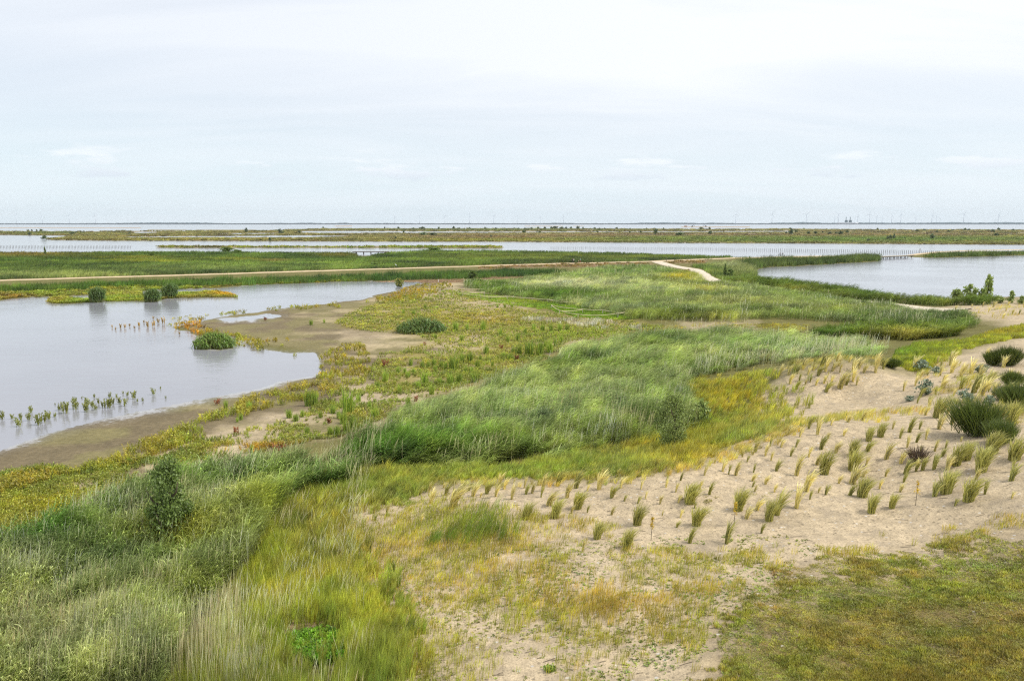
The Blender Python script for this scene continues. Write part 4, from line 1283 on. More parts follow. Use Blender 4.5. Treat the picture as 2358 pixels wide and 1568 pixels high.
plant('enclosure_grass', 'bright green grass inside the roped enclosures', fn_grass(0.5, 0.15, 34, 0.035), LOD_A[1:5], 0.0034, ENCL, 0.4, (5.0, 2.2), lin(146, 164, 62, 1.2), lin(126, 152, 58, 1.2), [(1230, 690, 60, 8, lin(166, 170, 66, 1.2), .6)], nscale=6, edge=5)
WHT = [M2((1190, 320), (1330, 300), (1500, 300), (1700, 320), (1780, 305), (1900, 340), (2080, 370), (2060, 405), (1880, 395), (1700, 400), (1560, 360), (1300, 345), (1190, 335))]
plant('bleached_stalks', 'whitish dried stalks in a drift on the mud flat', fn_dead(0.9, 9, 0.06), LOD_A[1:5], 0.0034, WHT, 0.6, (5.5, 2.6), lin(222, 214, 198, 1.15), lin(196, 182, 156, 1.1), nscale=3, edge=5, keep=lambda x, y, z, u, v: np.clip((fbm(x / 3, y / 3, 37) - .40) / .15, .05, 1))
plant('reed_litter', 'brown fallen reed litter on the wet end of the lake', fn_grass(0.18, 0.9, 26, 0.05, 1.5), [0.5, 1.0, 2.0], 0.003, [Z2((960, 730), (1050, 706), (1500, 690), (1900, 680), (1900, 718), (1600, 724), (1300, 735)), Z2((2080, 668), (2358, 650), (2520, 655), (2500, 680), (2100, 692))], 0.1, (5, 1.6), lin(176, 146, 118, 1.15), lin(140, 116, 92, 1.1), nscale=6, edge=3, rot=3.1, wet_ok=True)
plant('verge_plants', 'rusty brown plants on the verges of the path', fn_forb(0.25, 8, 0.3, 8), [0.5, 1.0, 2.0], 0.003, BROWN[:3], 0.2, (5, 1.6), lin(144, 118, 76, 1.15), lin(144, 132, 76, 1.15), nscale=6, edge=3, rot=3.1, keep=lambda x, y, z, u, v: .6 + 0 * x)

# lawn and the thin growth on the sand
plant('lawn', 'short olive and brown grass turf in the lower right corner', fn_grass(0.13, 0.15, 30, 0.05, 0.9), [0.12, 0.24, 0.48], 0.0042, [LAWNP[:1] + [(1590, 1640)] + LAWNP[1:7] + [(2600, 1165), (2600, 1640)]], 0.08, (6.4, 5.0), lin(140, 128, 64, 1.28), lin(136, 138, 62, 1.28),
      [(2200, 1420, 200, 50, lin(120, 108, 54, 1.2), .7), (1950, 1370, 200, 30, lin(122, 132, 56, 1.15), .6), (1850, 1510, 200, 40, lin(132, 124, 56, 1.15), .5), (2350, 1195, 40, 14, lin(160, 112, 96, 1.2), .8), (2260, 1300, 120, 16, lin(112, 128, 54, 1.15), .7), (1800, 1320, 80, 20, lin(142, 118, 66, 1.15), .6), (2050, 1560, 160, 30, lin(128, 104, 52, 1.15), .6)],
      nscale=1.3, edge=90, rot=3.1, keep=lambda x, y, z, u, v: np.clip(0.72 + 1.3 * (fbm(x / 1.1, y / 1.1, 19) - 0.5) + np.clip((u - 1650) / 900, 0, .3), 0.05, 1) * np.clip((sdf(LAWNP, u, v) + 58) / 150, .12, 1), hfun=lambda x, y, z, u, v: 0.55 + 0.7 * np.clip((fbm(x / 0.8, y / 0.8, 87, 3) - .45) / .2, 0, 1))
SPARSE = [[(690, 1190), (860, 1130), (1000, 1120), (1120, 1150), (1300, 1180), (1420, 1200), (1480, 1250), (1600, 1260), (1900, 1240), (2150, 1200), (2300, 1170), (2450, 1150), (2450, 1210), (2150, 1260), (1900, 1290), (1750, 1320), (1660, 1400), (1620, 1500), (1580, 1640), (760, 1640), (800, 1500), (830, 1420), (770, 1320), (680, 1230)]]


def sparsekeep(x, y, z, u, v):
    k = np.clip((fbm(x / 1.4, y / 1.4, 13) - 0.45) / 0.2, 0.02, 0.5)
    for bu, bv, ru, rv, s in ((1100, 1210, 170, 60, .8), (860, 1250, 140, 70, .7), (900, 1420, 110, 120, .5), (1400, 1400, 120, 50, .5), (1000, 1330, 120, 60, .25), (1050, 1540, 80, 40, .4)):
        k = k + s * np.exp(-(((u - bu) / ru) ** 2 + ((v - bv) / rv) ** 2))
    return np.clip(k, 0, 1) * np.where((v > 1480) & (u > 1000), 0.35, 1)


plant('sparse_sand_grass', 'thin straggling green and yellow grass over the sand', fn_grass(0.42, 0.18, 9, 0.022, 0.4), [0.12, 0.24, 0.48], 0.0040, SPARSE, 0.25, (7.2, 5.6), lin(176, 160, 80, 1.2), lin(160, 156, 74, 1.2), [(1420, 1400, 120, 45, lin(164, 126, 66, 1.2), .4), (1100, 1190, 140, 40, lin(136, 146, 62, 1.2), .7)],
      nscale=2, edge=10, keep=sparsekeep)
plant('green_dune_reeds', 'low green reeds on the sandy shoulder of the dune', fn_grass(1.0, 0.35, 14, 0.03, 0.35), [0.12, 0.24, 0.48], 0.0034, [B2((520, 560), (760, 480), (800, 400), (920, 360), (1040, 350), (1060, 480), (1180, 520), (1260, 440), (1270, 560), (1220, 650), (950, 690), (600, 720), (400, 640))], 0.8, (7.4, 5.2), lin(120, 136, 58, 1.2), lin(150, 150, 62, 1.2),
      [(1130, 1180, 40, 30, lin(104, 132, 60, 1.2), .6)], nscale=2, edge=8, keep=lambda x, y, z, u, v: np.where(v > 1235, .25, .6) * np.clip((fbm(x / .9, y / .9, 53) - .38) / .2, .1, 1))
plant('sand_weeds', 'small green leafy weeds dotted over the pale sand', lambda g, r: rosette(g, 3, r * 1.5, 0.05 + r * 0.35), [0.12, 0.24, 0.48], 0.0036, [[(880, 1300), (1100, 1270), (1400, 1230), (1620, 1240), (1800, 1220), (1900, 1250), (1800, 1330), (1750, 1420), (1760, 1640), (860, 1640), (900, 1500), (930, 1420)]], 0.05, (13, 10), lin(126, 140, 66, 1.15), lin(140, 138, 70, 1.15),
      nscale=2, edge=10, rot=3.1, keep=lambda x, y, z, u, v: np.clip((fbm(x / 1.2, y / 1.2, 43) - .40) / .2, .04, .8))
plant('dune_straw', 'dry straw coloured wisps of grass on the dune crests', fn_grass(0.6, 0.35, 22, 0.02, 0.4), [0.12, 0.24, 0.48], 0.0036, [[(900, 1110), (1000, 1092), (1180, 1090), (1420, 1078), (1560, 1055), (1660, 1020), (1760, 985), (1830, 960), (1900, 945), (2040, 935), (2120, 930), (2150, 950), (2060, 968), (1920, 982), (1830, 1005), (1740, 1045), (1690, 1062), (1600, 1088), (1420, 1118), (1200, 1128), (1000, 1135), (920, 1140)],
      [(1750, 870), (1830, 825), (1940, 812), (2040, 822), (2060, 850), (1980, 848), (1880, 852), (1810, 872)], [(2080, 845), (2180, 820), (2260, 850), (2358, 870), (2450, 880), (2450, 960), (2300, 990), (2220, 940), (2140, 905)], [(2190, 715), (2240, 702), (2358, 694), (2450, 692), (2450, 735), (2330, 735), (2240, 730)]], 0.45, (8.5, 5.2),
      lin(196, 176, 96, 1.2), lin(182, 176, 92, 1.2), nscale=2, edge=8, keep=lambda x, y, z, u, v: np.clip((fbm(x / 1.5, y / 1.5, 47) - .46) / .15, .02, .42), gain=(1.1, 1.15, 1.2))
plant('lime_leaf_patch', 'bright lime green leafy patch at the foot of the tall grass', fn_forb(0.35, 7, 0.5, 9), [0.12, 0.24], 0.0036, [B1((1850, 1300), (1960, 1230), (2150, 1210), (2300, 1260), (2400, 1330), (2350, 1430), (2150, 1480), (2000, 1450), (1900, 1390))], 0.3, (7, 5), lin(112, 148, 56, 1.1), lin(134, 164, 66, 1.1), nscale=1, edge=8, rot=3.1)


# shells and pebbles lying on the sand
def build_shells():
    n = 600
    u = rng.uniform(1250, 2358, n * 3)
    v = rng.uniform(860, 1240, n * 3)
    x, y = ground(u, v, 3.8)
    z = terr(x, y)
    uu, vv = project(x, y, z)
    m = (sdf(SANDP[0], uu, vv) > 4)
    x, y, z = x[m][:n], y[m][:n], z[m][:n]
    V, F = [], []
    for a, b, c in zip(x, y, z):
        s = random.uniform(0.010, 0.022)
        k = len(V)
        th = random.random() * 6.28
        for j in range(5):
            q = th + j * 1.2566
            V.append((a + s * math.cos(q), b + s * 0.7 * math.sin(q), c + 0.004))
        V.append((a, b, c + s * 0.6))
        F += [(k + j, k + (j + 1) % 5, k + 5) for j in range(5)]
    obj('shell_grit', mesh('shell_grit', V, F, M['shell']), label='pale shells and pebbles strewn over the dune sand', kind='stuff')


build_shells()


def build_litter():
    n = 320
    u, v = rng.uniform(900, 2358, n * 3), rng.uniform(860, 1560, n * 3)
    x, y = ground(u, v, 3.2)
    z = terr(x, y)
    uu, vv = project(x, y, z)
    m = sdf(SANDP[0], uu, vv) > 4
    x, y, z = x[m][:n], y[m][:n], z[m][:n]
    V, F = [], []
    for a, b, c in zip(x, y, z):
        L, th, w = random.uniform(0.08, 0.45), random.uniform(-0.6, 0.6), random.uniform(0.004, 0.008)
        k = len(V)
        dx, dy = math.cos(th) * L, math.sin(th) * L
        for t in (0, 0.5, 1):
            px_, py_ = a + dx * t, b + dy * t + 0.04 * math.sin(t * 3) * L
            pz = float(terr(px_, py_)) + 0.012
            V += [(px_, py_ - w, pz), (px_, py_ + w, pz), (px_, py_, pz + w * 1.6)]
        for q in (0, 3):
            F += [(k + q, k + q + 3, k + q + 5, k + q + 2), (k + q + 1, k + q + 2, k + q + 5, k + q + 4)]
    obj('dry_litter', mesh('dry_litter', V, F, M['bark']), label='dry dark twigs and stalks lying scattered on the sand', kind='stuff')


build_litter()


# ------------------------------------------------------------------ single plants
M['marram'] = leafy('marram_blades', 'rgb', 0.4, lin(206, 196, 130, 1.4), dry=lin(226, 208, 160), drymix=0.7, rand=0.2)
M['marram_green'] = leafy('marram_green_blades', 'rgb', 0.4, lin(166, 164, 88, 1.3), dry=lin(220, 202, 134), drymix=0.6, rand=0.18)
M['rush'] = leafy('rush_stems', 'rgb', 0.4, lin(142, 164, 66, 1.35), dry=lin(190, 150, 60), drymix=0.4, rand=0.2)
M['islet_reed'] = leafy('islet_reed_leaves', 'rgb', 0.4, lin(92, 118, 58, 1.35), dry=lin(160, 150, 90), drymix=0.2, rand=0.1)
M['sedge'] = leafy('sedge_leaves', 'rgb', 0.4, lin(110, 138, 58, 1.4), dry=lin(180, 160, 90), drymix=0.3, rand=0.1)
M['willow'] = leafy('willow_leaves', 'rgb', 0.35, lin(100, 118, 58, 1.35), dry=lin(140, 156, 86), drymix=0.25, rand=0.1)
M['bush_grey'] = leafy('grey_green_leaves', 'rgb', 0.35, lin(138, 152, 84, 1.4), dry=lin(160, 172, 108), drymix=0.25, rand=0.15)
M['far_bush'] = leafy('far_bush_leaves', 'rgb', 0.35, lin(98, 112, 78, 1.2), dry=lin(130, 130, 96), drymix=0.3, rand=0.3)
M['broom'] = leafy('broom_twigs', 'rgb', 0.3, lin(84, 98, 40, 1.2), dry=lin(150, 140, 60), drymix=0.3, rand=0.15)
M['buckthorn'] = leafy('blue_grey_leaves', 'rgb', 0.3, lin(132, 146, 124, 1.2), dry=lin(170, 176, 140), drymix=0.3, rand=0.12)
M['deadplant'] = leafy('dead_dark_twigs', 'rgb', 0.2, lin(96, 80, 66, 1.1), dry=lin(120, 110, 60), drymix=0.4, rand=0.1)
M['water_plant'] = leafy('water_plant_leaves', 'rgb', 0.4, lin(140, 146, 70, 1.2), dry=lin(180, 150, 70), drymix=0.4, rand=0.2)
M['red_plant'] = leafy('red_leaves', 'rgb', 0.35, lin(156, 96, 62, 1.05), dry=lin(170, 140, 80), drymix=0.5, rand=0.2)
M['orange_plant'] = leafy('orange_leaves', 'rgb', 0.35, lin(180, 150, 70, 1.15), dry=lin(180, 130, 70), drymix=0.5, rand=0.25)
M['flower'] = leafy('yellow_flowers', 'rgb', 0.3, lin(206, 176, 50, 1.1), dry=lin(220, 190, 60), drymix=0.5, rand=0.1)


def at(u, v):
    return on_ground(u, v)


def px(d):
    return d / FPX


def clump_mesh(name, arr, mat):
    return mesh(name, arr[0], arr[1], mat, arr[2])


def tuft_array(g, n, h, r, w, lean, spread):
    return blades(g, n, r, h, w, lean, spread, 0.45, 0.62, 5)


ORD = ['first', 'second', 'third', 'fourth', 'fifth', 'sixth', 'seventh', 'eighth', 'ninth', 'tenth', 'eleventh', 'twelfth', 'thirteenth', 'fourteenth', 'fifteenth', 'sixteenth', 'seventeenth', 'eighteenth', 'nineteenth', 'twentieth']
_o9 = ORD[:9]
for _a, _b in (('twenty', 'thirtieth'), ('thirty', 'fortieth'), ('forty', 'fiftieth'), ('fifty', 'sixtieth')):
    ORD += [_a + ' ' + o for o in _o9] + [_b]
TUFT = {}
for kind, mt in (('straw', 'marram'), ('green', 'marram_green')):
    for q in range(4):
        g = np.random.default_rng(300 + q)
        TUFT[kind, 'small', q] = clump_mesh('marram_tuft', tuft_array(g, 64, 1.0, 0.07, 0.011, 0.30, 0.36), M[mt])
        TUFT[kind, 'big', q] = clump_mesh('marram_tuft', tuft_array(g, 280, 1.0, 0.19, 0.009, 0.34, 0.62), M[mt])

T_M3 = [(625, 700, 50), (730, 710, 50), (865, 710, 45), (985, 685, 80), (1085, 695, 70), (1175, 685, 90), (1215, 660, 70), (1330, 690, 95), (1250, 700, 50), (1385, 665, 70), (1035, 685, 50), (935, 715, 50), (740, 775, 55), (805, 750, 40), (880, 755, 45), (975, 770, 50), (1020, 785, 60),
        (1085, 805, 100), (1130, 780, 70), (1175, 750, 70), (1200, 785, 60), (990, 820, 50), (785, 805, 45), (845, 780, 40), (920, 785, 40), (1605, 780, 60), (1645, 720, 50), (1790, 800, 60), (1745, 840, 50), (1870, 850, 50), (1855, 690, 60), (1920, 800, 80), (1960, 775, 60), (2010, 830, 90),
        (2060, 850, 100), (1920, 720, 80), (930, 1120, 100), (870, 1080, 70), (1025, 1050, 60), (1140, 1030, 60), (1240, 1020, 60), (735, 1120, 70), (810, 1135, 70), (680, 1205, 60), (605, 1200, 50), (570, 1265, 70), (610, 1300, 60), (500, 1235, 70), (445, 1310, 50), (410, 1270, 50),
        (955, 1225, 80), (1000, 1150, 40), (1055, 1250, 60), (1110, 1130, 50), (1450, 1080, 50), (1500, 1145, 70), (1565, 1100, 80), (1635, 1080, 50), (1615, 1170, 70), (1680, 1150, 80), (1550, 1210, 80), (1770, 1080, 80), (1855, 1050, 60), (1920, 1170, 40), (1740, 1235, 70), (1815, 1210, 50),
        (870, 1270, 60), (745, 1270, 50), (785, 1400, 110), (1275, 1240, 80), (1405, 1290, 110), (1505, 1320, 70), (1540, 1390, 70), (1610, 1370, 70), (1660, 1365, 70), (1735, 1360, 100), (2275, 1370, 70), (645, 1370, 60), (490, 1380, 60), (365, 1400, 80), (275, 1370, 60), (150, 1400, 80),
        (1800, 750, 60), (1850, 640, 70), (1780, 660, 60), (1990, 700, 80), (2050, 740, 90), (2110, 770, 80), (2140, 860, 80), (1700, 900, 60), (1640, 860, 60), (1620, 900, 50), (1850, 950, 70)]
T_B3 = [(175, 340, 70), (490, 440, 70), (420, 500, 60), (945, 340, 60), (1120, 270, 90), (1300, 300, 80), (1665, 350, 70), (1935, 240, 80), (2170, 250, 70), (840, 370, 60), (605, 325, 60), (475, 320, 50), (545, 270, 60), (460, 250, 60), (1460, 260, 50), (1480, 200, 60), (1655, 175, 60), (1580, 180, 70), (1540, 190, 70),
        (45, 655, 130), (290, 665, 130), (750, 425, 100), (815, 320, 100), (620, 470, 130), (1030, 265, 40), (1750, 175, 70), (1340, 220, 50), (1190, 220, 60), (1210, 150, 60), (520, 590, 60)]
T_B2 = [(1330, 310, 110), (1550, 295, 90), (1490, 360, 90), (1210, 295, 80), (1075, 300, 60), (1700, 305, 100), (1845, 295, 60), (1980, 300, 70), (1430, 275, 80), (1785, 360, 80), (1370, 410, 110), (1520, 465, 50), (1625, 460, 60), (1960, 400, 50), (1595, 710, 90), (1785, 470, 60), (735, 420, 120), (870, 350, 100),
        (690, 340, 80), (590, 400, 110), (300, 470, 80), (215, 460, 60), (525, 530, 60), (610, 470, 50), (1125, 370, 80), (1020, 350, 80), (2010, 365, 60), (2145, 290, 50), (2210, 320, 50), (2105, 400, 50), (2120, 480, 40), (2240, 490, 50), (2215, 555, 50), (1870, 380, 50), (460, 330, 70), (960, 330, 70), (1260, 330, 60)]
T_BIG = [('M3', 1285, 1160, 90), ('M3', 1365, 1135, 90), ('M3', 975, 1390, 150), ('M3', 1170, 1270, 110), ('M3', 1175, 1365, 130), ('M3', 1890, 1330, 130), ('M3', 1960, 1290, 110), ('M3', 2130, 1250, 130), ('M3', 2060, 1370, 130), ('M3', 2290, 1290, 130), ('M3', 2265, 1055, 140), ('M3', 1760, 1000, 130), ('M3', 2160, 1040, 120),
         ('B3', 45, 395, 130), ('B3', 90, 540, 130), ('B3', 365, 445, 140), ('B3', 570, 510, 130), ('B3', 1185, 355, 120), ('B3', 1245, 460, 110), ('B3', 1380, 430, 90), ('B3', 1740, 330, 130), ('B3', 1885, 385, 140), ('B3', 1970, 190, 140),
         ('B2', 1560, 430, 120), ('B2', 1410, 490, 120), ('B2', 1220, 500, 110), ('B2', 1955, 540, 130), ('B2', 1885, 690, 130), ('B2', 1690, 630, 110)]
SETS = {'M3': (M3, 3.0), 'B3': (B3, 2.87), 'B2': (B2, 2.87)}


def put_tuft(u, v, hpx, size, kind, label, group, wide=1.0):
    x, y, z = at(u, v)
    d = math.sqrt(x * x + y * y + (CAM_Z - z) ** 2)
    h = hpx * d / FPX * 1.3
    q = random.randrange(4)
    w = h * wide * random.uniform(0.9, 1.15)
    return obj('marram_tuft', TUFT[kind, size, q], loc=(x, y, z - 0.03), rz=random.uniform(-0.5, 0.5), s=(w, w, h), label=label, cat='grass tuft', group=group)


tufts = []
for nm, lst in (('M3', T_M3), ('B3', T_B3), ('B2', T_B2)):
    f, k = SETS[nm]
    for a, b, c in lst:
        u, v = f((a, b))[0]
        tufts.append((u, v, c / k))
extra = 0
while extra < 95:
    u, v = [(random.uniform(1720, 2030), random.uniform(830, 870)), (random.uniform(2060, 2350), random.uniform(830, 960)), (random.uniform(1480, 2350), random.uniform(1020, 1180)), (random.uniform(2190, 2358), random.uniform(700, 735)), (random.uniform(960, 1600), random.uniform(1095, 1150))][extra % 5]
    if any(abs(u - a) < 14 and abs(v - b) < 10 for a, b, c in tufts):
        extra += 0.2
        extra = extra if extra != int(extra) else extra
        extra = round(extra, 1)
        if extra % 1:
            extra = int(extra) + 0
            if random.random() < 0.9:
                continue
        continue
    sdv = float(sdf(SANDP[0], np.array([u]), np.array([v]))[0])
    if sdv < -12 and v > 760:
        if random.random() < 0.9:
            continue
    tufts.append((u, v, random.uniform(12, 24) * (0.5 if v < 760 else 1)))
    extra += 1
tufts.sort()
tcount = {}
for u, v, c in tufts:
    if v < 760:
        lab, grp = 'short straw coloured grass tuft on the far dune by the right lake', 'tufts on the far dune'
    elif v < 890 and u < 2065:
        lab, grp = 'slim straw coloured grass tuft on the rear sandy hummock', 'tufts on the rear hummock'
    elif u > 2065 and v < 965:
        lab, grp = 'straw coloured grass tuft among the shrubs on the right dune', 'tufts among the dune shrubs'
    elif u < 1560:
        lab, grp = 'straw coloured grass tuft on the left shoulder of the front dune', 'tufts on the left shoulder of the front dune'
    else:
        row = 'crest' if v < 1040 else 'upper face' if v < 1095 else 'lower face'
        lab, grp = 'slim straw coloured grass tuft on the front dune %s' % row, 'tufts on the front dune %s' % row
    i = tcount.get(grp, 0)
    tcount[grp] = i + 1
    c *= random.uniform(0.75, 1.25)
    put_tuft(u, v, c, 'small', 'green' if random.random() < 0.3 else 'straw', '%s, %s from left' % (lab, ORD[min(i, 59)]), grp, random.choice((0.9, 1.1, 1.3, 1.7)) * random.uniform(0.9, 1.1))
big = sorted([SETS[nm][0]((a, b))[0] + (c / SETS[nm][1],) for nm, a, b, c in T_BIG])
for i, (u, v, c) in enumerate(big):
    put_tuft(u, v, c * 0.9, 'big', 'green', 'large bushy green grass tuft on the front dune, %s from left' % ORD[i], 'large tufts on the front dune', random.uniform(0.85, 1.05))

RUSH = [clump_mesh('rush_clump', blades(np.random.default_rng(50 + q), 90, 0.22, 1.0, 0.016, 0.05, 0.35, 0.1, 0.45), M['rush']) for q in range(4)]
rc = {}
R_M2 = [(305, 755, 90), (400, 830, 70), (625, 840, 80), (480, 640, 60), (500, 700, 50), (575, 770, 100), (680, 770, 60), (755, 770, 90), (815, 760, 80), (925, 755, 90), (775, 670, 110), (835, 620, 80), (890, 620, 90), (940, 660, 70), (1045, 650, 50), (1000, 560, 70), (1165, 605, 60), (1230, 570, 90), (1300, 575, 120),
        (1370, 570, 120), (1440, 550, 100), (390, 700, 60), (440, 695, 50), (465, 930, 90), (235, 1005, 100), (45, 970, 180), (80, 1070, 110), (35, 1100, 90), (15, 1040, 100), (250, 800, 60), (120, 890, 60), (195, 945, 70), (535, 795, 60), (460, 720, 50), (790, 400, 70), (980, 400, 80), (830, 470, 50), (650, 455, 40),
        (1330, 400, 60), (1390, 405, 60), (1450, 405, 60), (1510, 402, 60), (1560, 405, 60), (870, 395, 50), (1100, 435, 60), (1220, 470, 60), (960, 610, 50), (1120, 590, 50), (650, 680, 50), (600, 655, 60), (720, 670, 70), (560, 660, 60), (690, 660, 60), (640, 640, 60), (1190, 560, 60), (1410, 520, 60), (1480, 500, 60), (1520, 480, 60),
        (900, 700, 60), (860, 690, 50), (1150, 480, 50), (1270, 420, 50), (500, 290, 40), (580, 250, 40), (430, 290, 45), (1080, 240, 30), (1130, 240, 30), (1180, 240, 30)]
R_M1 = [(1725, 955, 80), (1560, 940, 70), (2130, 920, 120), (2175, 920, 120), (2000, 1000, 70), (2045, 1025, 60), (2090, 995, 60), (2215, 1000, 60), (2300, 970, 70), (2340, 1005, 60), (1665, 1015, 50), (1640, 1030, 40), (1900, 1060, 35), (2120, 1110, 60), (2325, 1125, 80), (1180, 1210, 60), (2150, 360, 40), (890, 1320, 50), (2240, 345, 30), (1740, 1240, 60), (2280, 1120, 70)]
for f, lst, zone in ((M2, R_M2, 'mud flat'), (M1, R_M1, 'lake shore')):
    for a, b, c in sorted(lst):
        u, v = f((a, b))[0]
        x, y, z = at(u, v)
        h = c / 3.0 * math.hypot(x, y) / FPX * 1.12
        w = h * random.uniform(0.75, 1.2)
        tall = 'tall' if h > 1.1 else 'short'
        rc[tall, zone] = rc.get((tall, zone), -1) + 1
        obj('rush_clump', random.choice(RUSH), loc=(x, y, z - 0.02), rz=random.random() * 6.28, s=(w, w, h), label='%s green rush clump on the %s, %s from left' % (tall, zone, ORD[rc[tall, zone]]), cat='rush clump', group='%s rush clumps on the %s' % (tall, zone))

# leafy plants with a colour of their own
FORB = {k: [clump_mesh('marsh_plant', forbs(np.random.default_rng(80 + q), 9, 0.3, 1.0, 0.20, 10), M[m]) for q in range(3)] for k, m in (('water', 'water_plant'), ('red', 'red_plant'), ('orange', 'orange_plant'))}
WATERP = [(20, 1010, 50), (80, 1010, 35), (130, 1060, 60), (140, 1010, 40), (195, 1020, 50), (210, 965, 45), (260, 1050, 70), (300, 1035, 60), (330, 1000, 50), (345, 1010, 45), (380, 995, 30), (415, 950, 50), (450, 970, 70), (460, 940, 45), (520, 940, 70), (515, 890, 35), (590, 960, 60), (605, 920, 55), (635, 930, 45), (660, 945, 40), (680, 900, 35),
          (650, 860, 25), (715, 930, 45), (735, 930, 55), (765, 930, 65), (785, 905, 40), (760, 860, 35), (825, 905, 50), (865, 920, 50), (805, 860, 25), (850, 835, 20), (880, 850, 30), (930, 870, 55), (950, 890, 25), (985, 885, 25), (1062, 840, 45), (1110, 800, 20), (1145, 865, 20), (565, 865, 15), (380, 910, 15)]
for i, (a, b, c) in enumerate(sorted(WATERP)):
    u, v = M1((a, b))[0]
    x, y, z = at(u, v)
    h = c / 3.0 * math.hypot(x, y) / FPX * 1.1
    obj('water_plant', random.choice(FORB['water']), loc=(x, y, -0.03), rz=random.random() * 6.28, s=(h * 0.7, h * 0.7, h), label='green plant in the shallows off the near shore, %s from left' % ORD[i], cat='water plant', group='plants in the shallows off the near shore')
for i, (a, b, c) in enumerate(sorted([(1095, 345, 30), (1060, 370, 35), (1020, 372, 35), (995, 345, 20), (960, 370, 30), (930, 385, 20), (895, 370, 20), (865, 380, 25), (830, 380, 28), (800, 392, 18), (775, 378, 18), (1130, 350, 40), (1060, 320, 20), (1240, 425, 20)])):
    u, v = M1((a, b))[0]
    x, y, z = at(u, v)
    h = c / 3.0 * math.hypot(x, y) / FPX * 1.1
    obj('water_plant', random.choice(FORB['orange']), loc=(x, y, -0.03), rz=random.random() * 6.28, s=(h * 0.7, h * 0.7, h), label='orange plant in the water off the orange spit, %s from left' % ORD[i], cat='water plant', group='orange plants off the spit')
for a, b, c, f, lab in [(300, 655, 55, M2, 'red leaved plant on the mud beside the bare brown patch'), (515, 890, 40, M2, 'dark red plant on the sand at the edge of the big reed bed'), (1215, 605, 40, M2, 'red plant at the foot of the rush row by the reed bed'), (1835, 330, 25, M1, 'lone rusty red plant on the mud behind the orange spit'),
                        (1910, 1240, 60, M1, 'wide rust red plant at the edge of the left reeds'), (1960, 1235, 50, M1, 'smaller rust red plant right of the wide one by the left reeds'), (1630, 1110, 50, M1, 'brownish red plant on the pale sand by the shore'), (2270, 1040, 40, M1, 'orange red plant among the short rushes on the shore'), (1500, 910, 40, M1, 'reddish plant at the water end of the shore belt'),
                        (575, 500, 25, M2, 'small rusty plant on the bare brown patch'), (1105, 525, 30, M2, 'small red plant in the middle of the mud flat')]:
    u, v = f((a, b))[0]
    x, y, z = at(u, v)
    h = c / 3.0 * math.hypot(x, y) / FPX * 1.1
    obj('red_plant', random.choice(FORB['red']), loc=(x, y, z - 0.02), rz=random.random() * 6.28, s=(h * 1.1, h * 1.1, h), label=lab, cat='marsh plant')


def leaf_cloud(g, n, w, h, leaf, shape, up=0.3):
    """leaves spread through an uneven crown. shape: round, cone, spire"""
    nl = 26
    la = g.random(nl) * 2 * math.pi
    lt = g.random(nl)
    prof = {'round': lambda t: np.sqrt(np.clip(1 - (2 * t - 1) ** 2, 0, 1)), 'cone': lambda t: np.clip(1.05 - t, 0, 1) ** 0.75 * np.clip(0.45 + t * 4, 0, 1), 'spire': lambda t: np.clip(1.02 - t, 0, 1) ** 0.5 * np.clip(0.5 + 3 * t, 0, 1)}[shape]
    lr = 0.62 * prof(lt) * np.sqrt(g.random(nl))
    cen = np.stack([w / 2 * lr * np.cos(la) * 1.25, w / 2 * lr * np.sin(la) * 1.25, h * (0.06 + 0.88 * lt)], -1)
    rad = (0.09 + 0.2 * g.random(nl) ** 1.5) * (0.45 + 0.75 * prof(lt))
    pick = g.integers(0, nl, n)
    dv = g.standard_normal((n, 3))
    dv /= np.linalg.norm(dv, axis=1)[:, None]
    q = (g.random(n) ** 0.6 * np.where(g.random(n) < 0.15, 1.35, 1.0))[:, None]
    p = cen[pick] + dv * q * rad[pick][:, None] * np.array([w, w, h * 0.85])
    p[:, 2] = np.maximum(p[:, 2], 0.04 * h)
    d = g.standard_normal((n, 3)) + np.array([0.25, 0, up])
    d /= np.linalg.norm(d, axis=1)[:, None]
    L = leaf * (0.6 + 0.8 * g.random(n))
    sd = np.cross(d, g.standard_normal((n, 3)))
    sd /= np.linalg.norm(sd, axis=1)[:, None] + 1e-9
    return strips(np.stack([p, p + d * (L * 0.5)[:, None], p + d * L[:, None]], 1), np.stack([L * 0.12, L * 0.28, 0 * L], -1), sd, g.random(n))


def limbs(g, w, h, n=6, r=0.03):
    m = MB()
    m.tube([(0, 0, -0.05), (0.02 * w, 0, h * 0.4), (0.0, 0.02 * w, h * 0.85)], [r, r * 0.65, r * 0.15], 6)
    for i in range(n):
        a = i * 2.4 + g.random()
        t = 0.08 + 0.6 * i / n
        m.tube([(0, 0, h * t), (w * 0.2 * math.cos(a), w * 0.2 * math.sin(a), h * (t + 0.12)), (w * 0.27 * math.cos(a), w * 0.27 * math.sin(a), h * (t + 0.24))], [r * 0.6, r * 0.4, r * 0.1], 5)
    return m


_crown = {}


